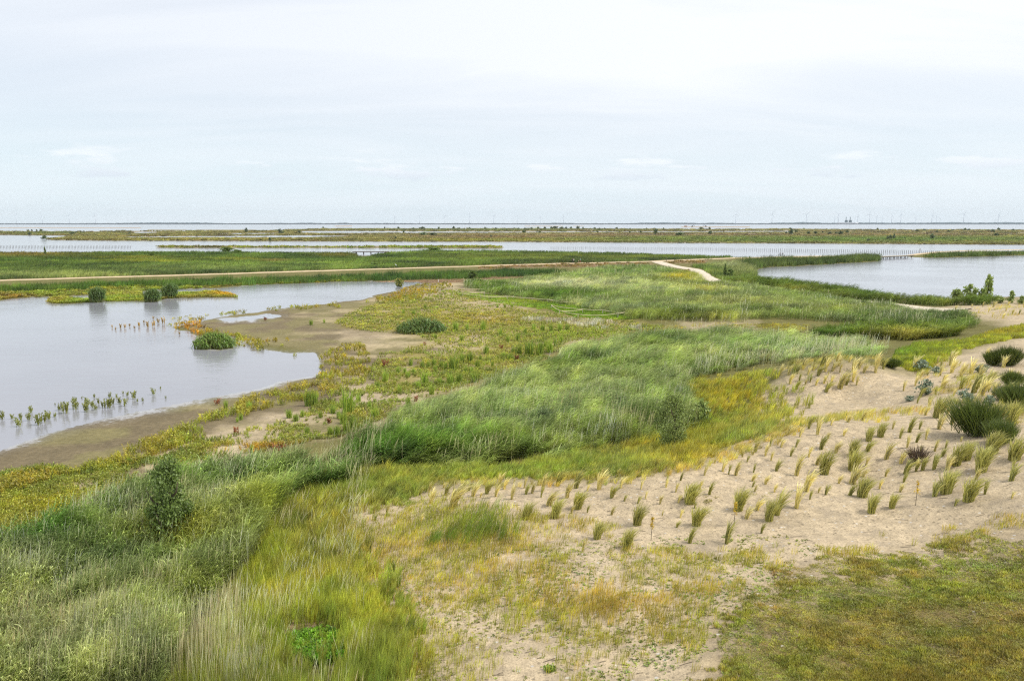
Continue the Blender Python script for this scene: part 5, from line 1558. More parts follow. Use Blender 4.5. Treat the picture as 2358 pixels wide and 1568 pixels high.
def bush(name, u, v, wpx, hpx, shape, matname, label, cat, nleaf=1400, group=None, base=None, leafk=1.0, d_over=None):
    x, y, z = at(u, v)
    if base is not None:
        z = base
    k = math.hypot(x, y) / FPX
    w, h = wpx * k, hpx * k * 1.05
    key = (shape, matname, nleaf, name)
    if key not in _crown or nleaf > 1000:
        g = np.random.default_rng(500 + len(_crown))
        _crown[key] = [(clump_mesh('crown', leaf_cloud(g, nleaf, 1.0, 1.0, leafk * (4.6 / math.sqrt(nleaf)), shape), M[matname]), limbs(g, 1.0, 1.0, 6, 0.03).mesh('trunk', M['bark'], True)) for _ in range(1 if nleaf > 1000 else 4)]
    cr, tk = random.choice(_crown[key])
    e = obj(name, None, loc=(x, y, z - 0.02), rz=random.random() * 6.28, s=(w, w, h), label=label, cat=cat, group=group)
    obj('trunk', tk, e)
    obj('crown', cr, e)
    return e


bush('willow_bush', 398, 1285, 168, 218, 'cone', 'willow', 'tall dark green conical willow bush standing in the left reeds', 'bush', 16000, leafk=0.78)
bush('willow_bush', 1553, 1038, 100, 128, 'round', 'bush_grey', 'rounded grey green bush at the right end of the big reed bed', 'bush', 10000, leafk=0.7)
bush('willow_bush', 1613, 985, 44, 60, 'round', 'bush_grey', 'low grey green bush just right of the rounded one in the reed bed', 'bush', 900)
for u, v, w, h, sh, lab in [(2203, 696, 26, 24, 'round', 'small yellowish bush, leftmost of the row by the right lake'), (2233, 698, 30, 36, 'round', 'rounded grey green bush next to the tall spire by the right lake'), (2258, 698, 20, 28, 'cone', 'low bush leaning against the tall spire by the right lake'),
                          (2272, 698, 22, 52, 'spire', 'tall dark spire shaped tree by the right lake'), (2328, 698, 20, 22, 'cone', 'small pointed bush right of the spire tree by the lake'), (2300, 698, 22, 13, 'round', 'low round bush between the spire tree and the right edge'), (2352, 700, 18, 14, 'round', 'low bush at the right edge by the lake')]:
    bush('lakeside_bush', u, v, w, h, sh, 'bush_grey', lab, 'bush', 1200 if h > 20 else 700)
bush('path_bush', 1669, 637, 9, 26, 'spire', 'willow', 'slim dark spire shaped bush beside the bend of the path', 'bush', 900)
bush('path_bush', 1681, 638, 18, 16, 'round', 'willow', 'low round bush at the foot of the slim spire by the path bend', 'bush', 900)
bush('shore_bush', 1089, 642, 24, 17, 'round', 'willow', 'round dark bush at the end of the lakeside reeds', 'bush', 900)
bush('shore_bush', 1096, 652, 56, 9, 'round', 'willow', 'low wide green mound in front of the round dark bush', 'bush', 900)
bush('shore_bush', 919, 660, 20, 17, 'round', 'water_plant', 'yellowish bush standing at the wet end of the lake', 'bush', 700)
bush('meadow_bush', 350, 592, 11, 11, 'round', 'willow', 'small dark bush alone in the far green meadow', 'bush', 700)
bush('meadow_bush', 104, 588, 5, 15, 'spire', 'willow', 'slim dark young tree at the left of the far meadow', 'bush', 700)
for u, v, w, h, lab in [(415, 594, 26, 4, 'low dark bush flush with the reeds right of the lone meadow bush'), (520, 579, 28, 8, 'wide dark bush on the channel edge of the meadow'), (545, 582, 26, 6, 'yellowish wide bush beside the dark one on the channel edge'), (860, 612, 22, 6, 'dark low bush by the path left of the white bird'), (1000, 576, 40, 6, 'wide dark reed bush on the channel edge right of the pier')]:
    bush('meadow_bush', u, v, w, h, 'round', 'willow', lab, 'bush', 700)

# small bushes on the far banks
FB = []
for f, lst in ((Z1, [(405, 322, 9, 6), (1190, 276, 6, 3), (2270, 257, 8, 7), (270, 280, 6, 4), (670, 277, 10, 4), (260, 247, 4, 3), (380, 248, 6, 4), (295, 247, 3, 3), (340, 248, 3, 3), (705, 265, 4, 3), (765, 264, 3, 3)]),
               (Z2, [(222, 268, 8, 8), (250, 268, 5, 4), (398, 266, 7, 5), (130, 333, 5, 6), (620, 224, 4, 4), (1360, 264, 4, 5), (1545, 286, 14, 6), (1632, 286, 16, 5), (1285, 318, 5, 4), (2165, 300, 4, 4), (1820, 226, 6, 5), (1185, 226, 3, 4), (1310, 226, 6, 4), (1530, 226, 12, 4), (1685, 226, 4, 4), (1870, 228, 6, 3), (1970, 228, 4, 4), (2110, 226, 4, 4), (1450, 228, 6, 3), (2210, 228, 5, 3)]),
               (Z3, [(107, 266, 8, 5), (255, 266, 6, 4), (1322, 272, 8, 9), (1827, 272, 8, 6), (1550, 286, 16, 6), (965, 230, 5, 4), (1087, 230, 3, 3), (1237, 230, 3, 3), (1740, 228, 9, 4), (1820, 230, 4, 4), (873, 264, 3, 3), (988, 264, 3, 3), (1087, 263, 4, 4), (1187, 264, 4, 4), (790, 263, 5, 3), (760, 228, 6, 4), (655, 228, 4, 4), (605, 226, 7, 5), (545, 226, 6, 4), (500, 226, 5, 4), (460, 224, 9, 4), (400, 224, 12, 5),
                     (365, 224, 6, 4), (300, 226, 6, 4), (240, 226, 6, 4), (180, 228, 5, 4), (120, 228, 6, 3), (60, 228, 5, 3), (20, 228, 5, 3), (805, 230, 4, 3), (855, 230, 4, 3), (1310, 230, 4, 3), (1395, 230, 4, 3)]),
               (Z4, [(212, 276, 10, 9), (257, 261, 7, 4), (372, 273, 7, 4), (437, 274, 7, 5), (502, 262, 4, 3), (570, 275, 8, 4), (627, 275, 6, 4), (667, 278, 9, 6), (730, 262, 7, 4), (167, 268, 4, 4), (1102, 324, 6, 6), (1127, 322, 6, 7), (1160, 320, 7, 8), (1260, 318, 5, 3), (1513, 321, 9, 8), (2105, 293, 9, 5), (1375, 253, 7, 4), (1435, 248, 5, 4), (1665, 258, 7, 4), (1815, 240, 4, 4), (1850, 246, 6, 4), (2065, 253, 7, 4), (2125, 238, 5, 4),
                     (2255, 242, 4, 3), (780, 347, 5, 2), (925, 338, 6, 4), (1555, 256, 4, 3), (2030, 250, 10, 3), (205, 229, 5, 3), (330, 230, 3, 3), (540, 231, 3, 2), (1010, 232, 4, 3), (1700, 247, 5, 3), (2085, 268, 3, 4)])):
    for a, b, w, h in lst:
        u, v = f((a, b))[0]
        FB.append((u, v, w, h))
FB.sort()
cnt = {}
for u, v, w, h in FB:
    third = 'left' if u < 786 else 'centre' if u < 1572 else 'right'
    row = 'skyline strip' if v < 530.5 else 'middle bank' if v < 545 else 'near green bank'
    i = cnt.get((third, row), 0)
    cnt[third, row] = i + 1
    bush('far_bush', u, v, w * 1.1, h * 1.15, 'round', 'far_bush', 'small dark bush on the far %s, %s side, %s from the left' % (row, third, ORD[i]), 'bush', 160, group='bushes on the far banks', leafk=0.9)


# broom, buckthorn and other dune shrubs
def twig_array(g, n, spread, w):
    an = g.random(n) * 2 * math.pi
    t = g.random(n) ** 0.6 * spread
    d = np.stack([np.cos(an) * t, np.sin(an) * t, np.ones(n)], -1)
    d /= np.linalg.norm(d, axis=1)[:, None]
    L = 0.75 + 0.35 * g.random(n)
    s0 = 0.02 + 0.5 * g.random(n)
    b = np.stack([0.16 * g.standard_normal(n), 0.16 * g.standard_normal(n), np.zeros(n)], -1)
    p0 = b + d * (L * s0)[:, None]
    p1 = b + d * (L * (s0 + 1) / 2)[:, None] + 0.03 * g.standard_normal((n, 3))
    p2 = b + d * L[:, None] + 0.05 * g.standard_normal((n, 3)) + np.array([0.05, 0, 0])
    return strips(np.stack([p0, p1, p2], 1), np.stack([np.full(n, w), np.full(n, w * 1.2), np.zeros(n)], -1), rand_side(g, n), g.random(n))


def fan_stems(g, spread):
    m = MB()
    for i in range(9):
        a = i * 2.4
        t = spread * (0.15 + 0.8 * g.random())
        m.tube([(0, 0, -0.05), (0.25 * t * math.cos(a), 0.25 * t * math.sin(a), 0.25), (0.55 * t * math.cos(a), 0.55 * t * math.sin(a), 0.55)], [0.018, 0.013, 0.005], 5)
    return m.mesh('stem', M['bark'], True)


BROOM = [(clump_mesh('twigs', twig_array(np.random.default_rng(700 + q), 1500, 0.95, 0.008), M['broom']), fan_stems(np.random.default_rng(q), 0.75)) for q in range(3)]


def shrub(name, pair, u, v, wpx, hpx, label, cat, part='twigs'):
    x, y, z = at(u, v)
    k = math.hypot(x, y) / FPX
    e = obj(name, None, loc=(x, y, z - 0.03), rz=random.random() * 6.28, s=(wpx * k / 1.1, wpx * k / 1.1, hpx * k * 1.1), label=label, cat=cat)
    obj('stem', pair[1], e)
    obj(part, pair[0], e)


for i, (u, v, w, h, lab) in enumerate([(2244, 1003, 84, 74, 'largest dark green broom bush on the right dune'), (2306, 1020, 50, 46, 'dark broom bush just below and right of the largest one'), (2286, 842, 30, 30, 'smaller of the two dark bushes on the upper right dune'), (2322, 842, 42, 38, 'larger of the two dark bushes on the upper right dune'),
                                      (2342, 950, 56, 58, 'tall dark broom bush at the right edge of the dune'), (2310, 920, 30, 24, 'small dark broom bush beside the one at the right edge'), (2052, 846, 34, 20, 'low dark bush on the crest of the rear sandy hummock'), (2330, 892, 36, 32, 'dark broom bush above the one at the right edge')]):
    shrub('broom_bush', BROOM[i % 3], u, v, w, h, lab, 'bush')
BUCK = [(clump_mesh('crown', leaf_cloud(np.random.default_rng(720 + q), 420, 1.0, 0.9, 0.14, 'round', 0.6), M['buckthorn']), fan_stems(np.random.default_rng(30 + q), 0.6)) for q in range(3)]
for i, (u, v, w, h, lab) in enumerate([(2132, 908, 36, 30, 'blue grey thistly shrub on the sand below the rear crest'), (2226, 925, 40, 28, 'blue grey shrub right above the largest broom bush'), (2277, 936, 28, 24, 'small blue grey shrub right of the largest broom bush'), (2122, 853, 40, 22, 'grey green shrub at the edge of the golden meadow'), (2259, 858, 34, 18, 'low grey shrub left of the paired dark bushes'),
                                      (2095, 924, 24, 12, 'lowest blue grey shrub at the foot of the rear hollow'), (2156, 860, 22, 14, 'small grey shrub beside the one at the golden meadow')]):
    shrub('grey_shrub', BUCK[i % 3], u, v, w, h, lab, 'shrub', 'crown')
DEADS = (clump_mesh('twigs', twig_array(np.random.default_rng(750), 260, 1.2, 0.012), M['deadplant']), fan_stems(np.random.default_rng(40), 1.1))
shrub('dead_shrub', DEADS, 2110, 1062, 44, 34, 'dark withered shrub alone on the front dune face', 'shrub')


# reed and sedge mounds
def mound(name, u, v, wpx, hpx, mat, label, kind, z0=None, lean=0.1, dome=0.5, depth=0.7):
    x, y, z = at(u, v)
    z = max(z, 0.0) if z0 is None else z0
    k = math.hypot(x, y) / FPX
    w, h = wpx * k, hpx * k * 1.05
    g = np.random.default_rng(int(u))
    n = 420
    bx, by = disc(g, n, 0.5)
    rr = np.hypot(bx, by) / 0.5
    hh = h * (1 - dome * rr ** 2) * (0.8 + 0.25 * g.random(n))
    bx, by = bx * w, by * w * depth
    P = np.zeros((n, 4, 3))
    lx = (lean + 0.15 * g.standard_normal(n)) * hh + bx * 0.12
    ly = 0.12 * g.standard_normal(n) * hh
    for j, t in enumerate((0, .5, .8, 1)):
        P[:, j, 0], P[:, j, 1], P[:, j, 2] = bx + lx * t * t, by + ly * t * t, hh * (t * 1.15 - 0.15 * t * t)
    stems = strips(P, np.full((n, 4), 0.02 + w * 0.004), rand_side(g, n), g.random(n))
    nl = 2200
    pk = g.integers(0, n, nl)
    t = 0.35 + 0.65 * g.random(nl)
    p0 = np.stack([bx[pk] + lx[pk] * t * t, by[pk] + ly[pk] * t * t, hh[pk] * (t * 1.15 - 0.15 * t * t)], -1)
    a = g.standard_normal(nl) * 1.0
    L = h * (0.16 + 0.12 * g.random(nl))
    d = np.stack([np.cos(a), np.sin(a), 0.5 * g.standard_normal(nl)], -1)
    p2 = p0 + d * L[:, None] + np.array([0, 0, -0.1 * h])
    leaves = strips(np.stack([p0, (p0 + p2) / 2 + np.array([0, 0, 0.06 * h]), p2], 1), np.stack([np.full(nl, .02 + w * .002), np.full(nl, .03 + w * .004), np.zeros(nl)], -1), rand_side(g, nl), g.random(nl))
    e = obj(name, None, loc=(x, y, z - 0.05), label=label, cat=kind)
    obj('stems', clump_mesh('stems', stems, M['islet_stem']), e)
    obj('leaves', clump_mesh('leaves', leaves, M[mat]), e)


M['islet_stem'] = leafy('reed_stalks', 'rgb', 0.35, lin(120, 126, 66, 1.3), dry=lin(180, 160, 110), drymix=0.5, rand=0.1)
mound('reed_clump', 221, 696, 27, 31, 'islet_reed', 'boxy reed clump in the lake, leftmost of the three', 'reed clump', 0.0, 0.08, 0.25)
mound('reed_clump', 348, 695, 28, 28, 'islet_reed', 'reed clump in the lake, middle one of the three', 'reed clump', 0.0, 0.12, 0.3)
mound('reed_clump', 387, 687, 28, 32, 'islet_reed', 'reed clump leaning right, rightmost of the three in the lake', 'reed clump', 0.0, 0.2, 0.3)
mound('sedge_mound', 491, 800, 82, 36, 'sedge', 'domed green sedge mound standing in the water by the orange spit', 'sedge mound', 0.0, 0.1, 0.6, 0.75)
mound('reed_mound', 967, 765, 108, 36, 'islet_reed', 'rounded green reed mound alone on the mud flat', 'reed clump', None, 0.15, 0.7, 0.7)


# yellow flowering stalks on the sand
def stalk(u, v, hpx, label):
    x, y, z = at(u, v)
    h = hpx * math.hypot(x, y) / FPX * 1.12
    e = obj('flower_stalk', None, loc=(x, y, z - 0.02), label=label, cat='flower')
    obj('stem', MB().tube([(0, 0, 0), (0.02, 0, h * 0.5), (0.05, 0.01, h)], [0.012, 0.01, 0.005], 5).mesh('stem', M['bark']), e)
    g = np.random.default_rng(int(u))
    V, F, b = leaf_cloud(g, 160, h * 0.26, h * 0.55, 0.05, 'spire')
    V = V + np.array([0.03, 0, h * 0.45])
    obj('flower_head', mesh('flower_head', V, F, M['flower'], b), e)


stalk(1690, 1211, 52, 'yellow flowering stalk on the sand left of the lawn')
stalk(2108, 1165, 50, 'yellow flowering stalk at the foot of the right dune face')
stalk(1499, 1246, 54, 'yellow leaved sapling on the sand among the large tufts')
x, y, z = at(1267, 1545)
obj('moss_cushion', clump_mesh('moss_cushion', forbs(np.random.default_rng(3), 60, 0.16, 0.14, 0.05, 6), M['rush']), loc=(x, y, z - 0.02), label='small round green cushion plant on the pale sand at the bottom edge', cat='cushion plant')

# ------------------------------------------------------------------ stakes in the channel
POST = MB().tube([(0, 0, -1.2), (0.01, 0, 0.7), (0.0, 0.01, 1.5)], [0.10, 0.095, 0.085], 7).mesh('stake', M['wood'], True)
rowL = [(a / 4.0, 471.6 + 398 / 4.0) for a in np.arange(4, 1205, 13.6)]
rowR = [(1179 + a / 4.0, 471.6 + (406 + (a - 360) * 0.0094) / 4.0) for a in np.arange(360, 2358, 18.4)]
rowR += [(1768.5 + a / 4.0, 471.6 + (427 + a * 0.0155) / 4.0) for a in np.arange(8, 1560, 17.6)]
for u, v in rowL:
    x, y = ground(u + random.uniform(-.4, .4), v)
    obj('stake', POST, loc=(float(x), float(y), random.uniform(-.15, .1)), rz=random.random() * 6.28, label='dark stake in the row crossing the channel on the left', cat='stake', group='stakes across the left channel')
for u, v in rowR:
    x, y = ground(u + random.uniform(-.4, .4), v)
    obj('stake', POST, loc=(float(x), float(y), random.uniform(-.15, .1)), rz=random.random() * 6.28, label='dark stake in the long row crossing the channel on the right', cat='stake', group='stakes across the right channel')


# single posts
def post(name, u, v, h, r, mat, label):
    x, y, z = at(u, v)
    e = obj(name, None, loc=(x, y, z), label=label, cat='post')
    obj('shaft', MB().tube([(0, 0, -0.4), (0, 0, h * 0.9)], r, 8).mesh('shaft', mat), e)
    obj('cap', MB().tube([(0, 0, h * 0.9), (0, 0, h)], [r * 1.15, r * 0.7], 8).mesh('cap', mat), e)


post('marker_post', 2118, 582.5, 2.3, 0.16, M['rust'], 'thick reddish brown post beside the causeway beyond the bridge')
post('marker_post', 1535, 601.5, 1.5, 0.09, M['wood'], 'thin dark post at the fork of the path')
post('marker_post', 1009.5, 651, 0.75, 0.06, M['white'], 'short white post on the golden marsh at the end of the lake')


# ------------------------------------------------------------------ pier and bridge
def span(name, p0, p1, zdeck, width, npile, label, cat, plank=True):
    x0, y0 = [float(q) for q in ground(*p0, zdeck)]
    x1, y1 = [float(q) for q in ground(*p1, zdeck)]
    L, a = math.hypot(x1 - x0, y1 - y0), math.atan2(y1 - y0, x1 - x0)
    e = obj(name, None, loc=(x0, y0, 0), rz=a, label=label, cat=cat)
    pl = MB().box((0, 0, 0), (0.56, width, 0.07)).mesh('plank', M['deck'])
    n = int(L / 0.6)
    deck = obj('deck', MB().box((L / 2, -width * 0.42, zdeck - 0.22), (L, 0.18, 0.3)).box((L / 2, width * 0.42, zdeck - 0.22), (L, 0.18, 0.3)).mesh('deck', M['wood']), e)
    for i in range(n):
        obj('plank', pl, deck, loc=((i + 0.5) * L / n, 0, zdeck - 0.03))
    for i in range(npile):
        t = (i + 0.5) / npile
        for s in (-1, 1):
            obj('pile', MB().tube([(0, 0, -1.0), (0, 0, zdeck - 0.15)], 0.14, 8).mesh('pile', M['wood']), e, loc=(L * t, s * width * 0.4, 0))
    return e


span('pier', (812, 579.2), (896, 579.2), 1.3, 1.8, 5, 'thin wooden pier over the gap in the far meadow', 'pier')
span('bridge', (2020, 591.2), (2096, 588), 0.95, 3.4, 9, 'low wooden bridge joining the two reed banks of the causeway', 'bridge')


# ------------------------------------------------------------------ roped enclosures
def fence(label, stakes, ropes, f):
    pts = []
    pos = []
    for a, b in stakes:
        u, v = f(a, b)
        pos.append(at(u, v))
    o = pos[0]
    e = obj('rope_fence', None, loc=o, label=label, cat='rope fence')
    H = 0.75
    for p in pos:
        obj('stake', MB().tube([(0, 0, -0.2), (0, 0, H)], 0.05, 6).mesh('stake', M['stake']), e, loc=(p[0] - o[0], p[1] - o[1], p[2] - o[2]))
    for i, j, sag, hz in ropes:
        A, B = np.array(pos[i]) - o, np.array(pos[j]) - o
        A, B = A + (0, 0, hz), B + (0, 0, hz)
        ps = [A + (B - A) * t + np.array([0, 0, -sag * 4 * t * (1 - t)]) for t in np.linspace(0, 1, 9)]
        obj('rope', MB().tube(ps, 0.042, 5).mesh('rope', M['rope'], True), e)


def FZ(a, b): return (1021.8 + a / 5.0, 652.4 + b / 5.0)
fence('pale rope strung low between stakes at the left end of the enclosures', [(45, 85), (100, 95), (213, 160), (465, 105), (470, 140), (420, 180)], [(0, 1, .05, .72), (1, 3, .1, .72), (1, 2, .15, .72), (2, 4, .1, .72), (1, 4, .2, .5), (2, 5, .12, .72)], FZ)
fence('long pale rope line with stakes in the middle of the enclosures', [(420, 182), (730, 192), (1018, 215), (1200, 232), (1600, 238), (1500, 262), (800, 185)], [(0, 1, .15, .72), (1, 2, .12, .72), (2, 3, .1, .72), (3, 4, .15, .72), (2, 4, .1, .6), (3, 5, .2, .72), (0, 6, .15, .55)], FZ)
fence('curving pale rope enclosure nearest the whitish dried stalks', [(1238, 300), (1330, 360), (1545, 412), (2005, 400), (2082, 388), (1830, 360), (2240, 392), (1600, 345)], [(0, 1, .1, .7), (1, 2, .1, .7), (2, 3, .25, .7), (3, 4, .05, .7), (0, 7, .15, .7), (7, 5, .1, .7), (5, 4, .1, .7), (4, 6, .1, .7), (1, 7, .15, .6)], FZ)


# ------------------------------------------------------------------ people, bicycles, bird
def skin_body(name, joints, edges, mats, bands, seat=False):
    """joints {name: (x, y, z, r)}; grows one continuous surface; bands choose the material by height/part"""
    names = list(joints)
    me = bpy.data.meshes.new(name)
    me.from_pydata([joints[k][:3] for k in names], [(names.index(a), names.index(b)) for a, b in edges], [])
    ob = bpy.data.objects.new(name, me)
    COL.objects.link(ob)
    sk = ob.modifiers.new('skin', 'SKIN')
    for i, k in enumerate(names):
        r = joints[k][3]
        me.skin_vertices[0].data[i].radius = (r, r) if not isinstance(r, tuple) else r
        me.skin_vertices[0].data[i].use_root = (i == 0)
    sb = ob.modifiers.new('sub', 'SUBSURF')
    sb.levels = sb.render_levels = 1
    dg = bpy.context.evaluated_depsgraph_get()
    new = bpy.data.meshes.new_from_object(ob.evaluated_get(dg))
    bpy.data.objects.remove(ob)
    new.materials.clear()
    for m_ in mats:
        new.materials.append(m_)
    for p in new.polygons:
        p.material_index = bands(p.center)
        p.use_smooth = True
    return new


def person(u, v, H, heading, shirt, trousers, label, ride=False, z0=None):
    x, y, z = at(u, v)
    z = z + 0.12 if z0 is None else z0
    s = H / 1.75
    if not ride:
        J = {'hip': (0, 0, .93, .13), 'waist': (0, 0, 1.08, .12), 'chest': (0, .01, 1.30, .155), 'neck': (0, 0, 1.48, .06), 'head': (0, .02, 1.60, .095), 'crown': (0, .02, 1.70, .08),
             'shl': (-.18, 0, 1.40, .065), 'ell': (-.24, -.03, 1.13, .045), 'wrl': (-.24, .08, .90, .033), 'fil': (-.23, .11, .80, .03), 'shr': (.18, 0, 1.40, .065), 'elr': (.24, .02, 1.13, .045), 'wrr': (.23, .14, .92, .033), 'fir': (.22, .18, .83, .03),
             'hl': (-.09, 0, .88, .095), 'kl': (-.10, .12, .50, .065), 'al': (-.10, .02, .10, .045), 'tl': (-.10, .16, .04, .04), 'hr': (.09, 0, .88, .095), 'kr': (.10, -.02, .50, .065), 'ar': (.10, -.20, .12, .045), 'tr': (.10, -.07, .04, .04)}
        hipz = .95
    else:
        J = {'hip': (0, -.12, .98, .13), 'waist': (0, -.06, 1.12, .12), 'chest': (0, .08, 1.34, .15), 'neck': (0, .16, 1.50, .06), 'head': (0, .20, 1.62, .095), 'crown': (0, .20, 1.72, .08),
             'shl': (-.18, .10, 1.42, .065), 'ell': (-.24, .28, 1.20, .045), 'wrl': (-.22, .48, 1.07, .033), 'fil': (-.21, .55, 1.06, .03), 'shr': (.18, .10, 1.42, .065), 'elr': (.24, .28, 1.20, .045), 'wrr': (.22, .48, 1.07, .033), 'fir': (.21, .55, 1.06, .03),
             'hl': (-.09, -.10, .94, .095), 'kl': (-.11, .28, .80, .065), 'al': (-.11, .12, .42, .045), 'tl': (-.11, .26, .38, .04), 'hr': (.09, -.10, .94, .095), 'kr': (.11, .18, .60, .065), 'ar': (.11, .02, .22, .045), 'tr': (.11, .16, .18, .04)}
        hipz = 1.0
    E = [('hip', 'waist'), ('waist', 'chest'), ('chest', 'neck'), ('neck', 'head'), ('head', 'crown'), ('chest', 'shl'), ('shl', 'ell'), ('ell', 'wrl'), ('wrl', 'fil'), ('chest', 'shr'), ('shr', 'elr'), ('elr', 'wrr'), ('wrr', 'fir'),
         ('hip', 'hl'), ('hl', 'kl'), ('kl', 'al'), ('al', 'tl'), ('hip', 'hr'), ('hr', 'kr'), ('kr', 'ar'), ('ar', 'tr')]

    def band(c):
        if c.z > 1.47:
            return 2
        if abs(c.x) > 0.19 and (c.z < 0.98 or (ride and c.y > 0.44)):
            return 2
        if c.z > hipz or abs(c.x) > 0.19:
            return 0
        return 1
    body = skin_body('body', J, E, [shirt, trousers, M['skin']], band)
    e = obj('person', None, loc=(x, y, z), rz=heading, s=s, label=label, cat='person')
    obj('body', body, e)
    hx, hy, hz = J['crown'][:3]
    m = MB()
    m.tube([(hx, hy - .03, hz - .10), (hx, hy - .025, hz - .02), (hx, hy - .01, hz + .06), (hx, hy, hz + .09)], [.105, .11, .085, .03], 10)
    obj('hair', m.mesh('hair', M['hair'], True), e)
    return e


M['white_shirt'] = plain('white_shirt', lin(236, 228, 222), 0.85)
M['teal_shirt'] = plain('teal_shirt', lin(120, 168, 158), 0.85)
M['cream_shirt'] = plain('cream_shirt', lin(224, 206, 178), 0.85)
M['maroon'] = plain('maroon_trousers', lin(132, 66, 66), 0.85)
person(1317.5, 606.9, 1.78, 1.2, M['black'], M['black'], 'person in dark clothes walking on the path beside the one in white')
person(1321.3, 607.0, 1.72, 1.4, M['white_shirt'], M['black'], 'person in a white top and dark trousers on the path')
person(1332.6, 606.6, 1.15, 1.3, M['cream_shirt'], M['maroon'], 'small person in a cream top walking ahead on the path')
person(1336.3, 606.5, 1.75, 1.3, M['teal_shirt'], M['maroon'], 'person in a pale teal top on the path')


def bicycle(u, v, heading, label):
    x, y, z = at(u, v)
    z += 0.12
    e = obj('bicycle', None, loc=(x, y, z), rz=heading, label=label, cat='bicycle')
    obj('frame', MB().tube([(0, -.5, .34), (0, -.05, .30), (0, -.2, .85)], .022, 6).tube([(0, -.05, .30), (0, .42, .80), (0, -.17, .75), (0, -.5, .34)], .02, 6).tube([(0, .42, .95), (0, .44, .75), (0, .55, .34)], .02, 6).mesh('frame', M['dark']), e)
    obj('handlebar', MB().tube([(-.27, .5, 1.04), (-.1, .44, 1.02), (.1, .44, 1.02), (.27, .5, 1.04)], .016, 6).mesh('handlebar', M['dark']), e)
    obj('saddle', MB().box((0, -.22, .88), (.15, .26, .06), 0, .8).mesh('saddle', M['black']), e)
    for yy in (-.5, .55):
        w = obj('wheel', MB().torus((0, 0, 0), .33, .02, 'x').mesh('wheel', M['tyre']), e, loc=(0, yy, .34))
        obj('hub', MB().tube([(-.05, 0, 0), (.05, 0, 0)], .035, 8).mesh('hub', M['dark']), w)
        for k in range(8):
            a = k * math.pi / 4
            obj('spoke', MB().tube([(0, 0, 0), (0, .32 * math.cos(a), .32 * math.sin(a))], .004, 4).mesh('spoke', M['stake']), w)
    return (x, y, z)


for u, v, hd, who in ((1796, 591.2, -1.5, 'left'), (1801.5, 591.3, -1.5, 'right')):
    p = bicycle(u, v, hd, 'dark bicycle under the %s rider on the causeway' % who)
    person(u, v, 1.75, hd, M['black'], M['black'], 'dark clothed rider on a bicycle, %s one of the pair on the causeway' % who, True, p[2])

x, y, z = at(912, 616.4)
J = {'b0': (0, -.28, .62, .03), 'b1': (0, -.1, .68, .11), 'b2': (0, .1, .74, .12), 'n0': (0, .2, .84, .05), 'n1': (0, .16, .98, .035), 'n2': (0, .24, 1.12, .03), 'hd': (0, .32, 1.16, .035)}
bird = skin_body('body', {k: (a, b, c, r) for k, (a, b, c, r) in J.items()}, [('b0', 'b1'), ('b1', 'b2'), ('b2', 'n0'), ('n0', 'n1'), ('n1', 'n2'), ('n2', 'hd')], [M['white']], lambda c: 0)
e = obj('bird', None, loc=(x, y, z), rz=1.2, s=1.15, label='white long necked bird standing in the meadow above the path', cat='bird')
obj('body', bird, e)
obj('beak', MB().tube([(0, .33, 1.16), (0, .48, 1.13)], [.014, .003], 5).mesh('beak', M['beak']), e)
for s_ in (-.04, .04):
    obj('leg', MB().tube([(s_, .02, .66), (s_, -.02, .34), (s_, .02, .0), (s_, .08, .0)], [.014, .012, .01, .006], 5).mesh('leg', M['dark']), e)


# ------------------------------------------------------------------ diggers on the far sand bar
def digger(u, v, face, label):
    x, y = [float(q) for q in ground(u, v, 0.5)]
    e = obj('excavator', None, loc=(x, y, 0.35), rz=0 if face > 0 else math.pi, s=1.6, label=label, cat='excavator')
    for s_ in (-1, 1):
        obj('track', MB().box((0, s_ * 1.1, .45), (4.2, .6, .9), 0, .85).mesh('track', M['tyre']), e)
    obj('body', MB().box((-.5, 0, 1.6), (3.4, 2.6, 1.2), 0, .95).mesh('body', M['dark']), e)
    cab = obj('cab', MB().box((.6, .7, 2.5), (1.5, 1.1, 1.5), 0, .88).mesh('cab', M['dark']), e)
    obj('window', MB().box((.6, .7, 2.7), (1.56, .9, .8), 0, .9).mesh('window', M['glass']), cab)
    obj('boom', MB().tube([(1.0, -.3, 1.8), (2.6, -.3, 4.4), (4.8, -.3, 4.9)], [.36, .42, .28], 6).mesh('boom', M['dark']), e)
    obj('stick', MB().tube([(4.7, -.3, 5.0), (5.7, -.3, 2.4)], [.28, .2], 6).mesh('stick', M['dark']), e)
    obj('bucket', MB().box((5.6, -.3, 1.9), (1.1, 1.2, 1.0), 0, .7).mesh('bucket', M['dark']), e)


digger(1594, 522.6, 1, 'left one of two dark excavators on the far sand bar')
digger(1625, 522.5, -1, 'right one of two dark excavators on the far sand bar')
x, y = [float(q) for q in ground(1579, 522.6, 0.5)]
e = obj('dump_truck', None, loc=(x, y, 0.35), s=1.5, label='brownish dump truck left of the two far excavators', cat='truck')
obj('cab', MB().box((2.6, 0, 1.9), (1.8, 2.4, 2.0), 0, .9).mesh('cab', M['yellow_paint']), e)
obj('bed', MB().box((-1.2, 0, 2.0), (5.2, 2.6, 1.6), 0, 1.12).mesh('bed', M['yellow_paint']), e)
obj('chassis', MB().box((0, 0, .95), (7.2, 1.6, .4)).mesh('chassis', M['dark']), e)
for a in (-2.6, -1.2, 2.4):
    for b in (-1.15, 1.15):
        obj('wheel', MB().torus((0, 0, 0), .48, .2, 'y', 14, 6).mesh('wheel', M['tyre']), e, loc=(a, b, .66))

# ------------------------------------------------------------------ the far shore
DS = 9200.0


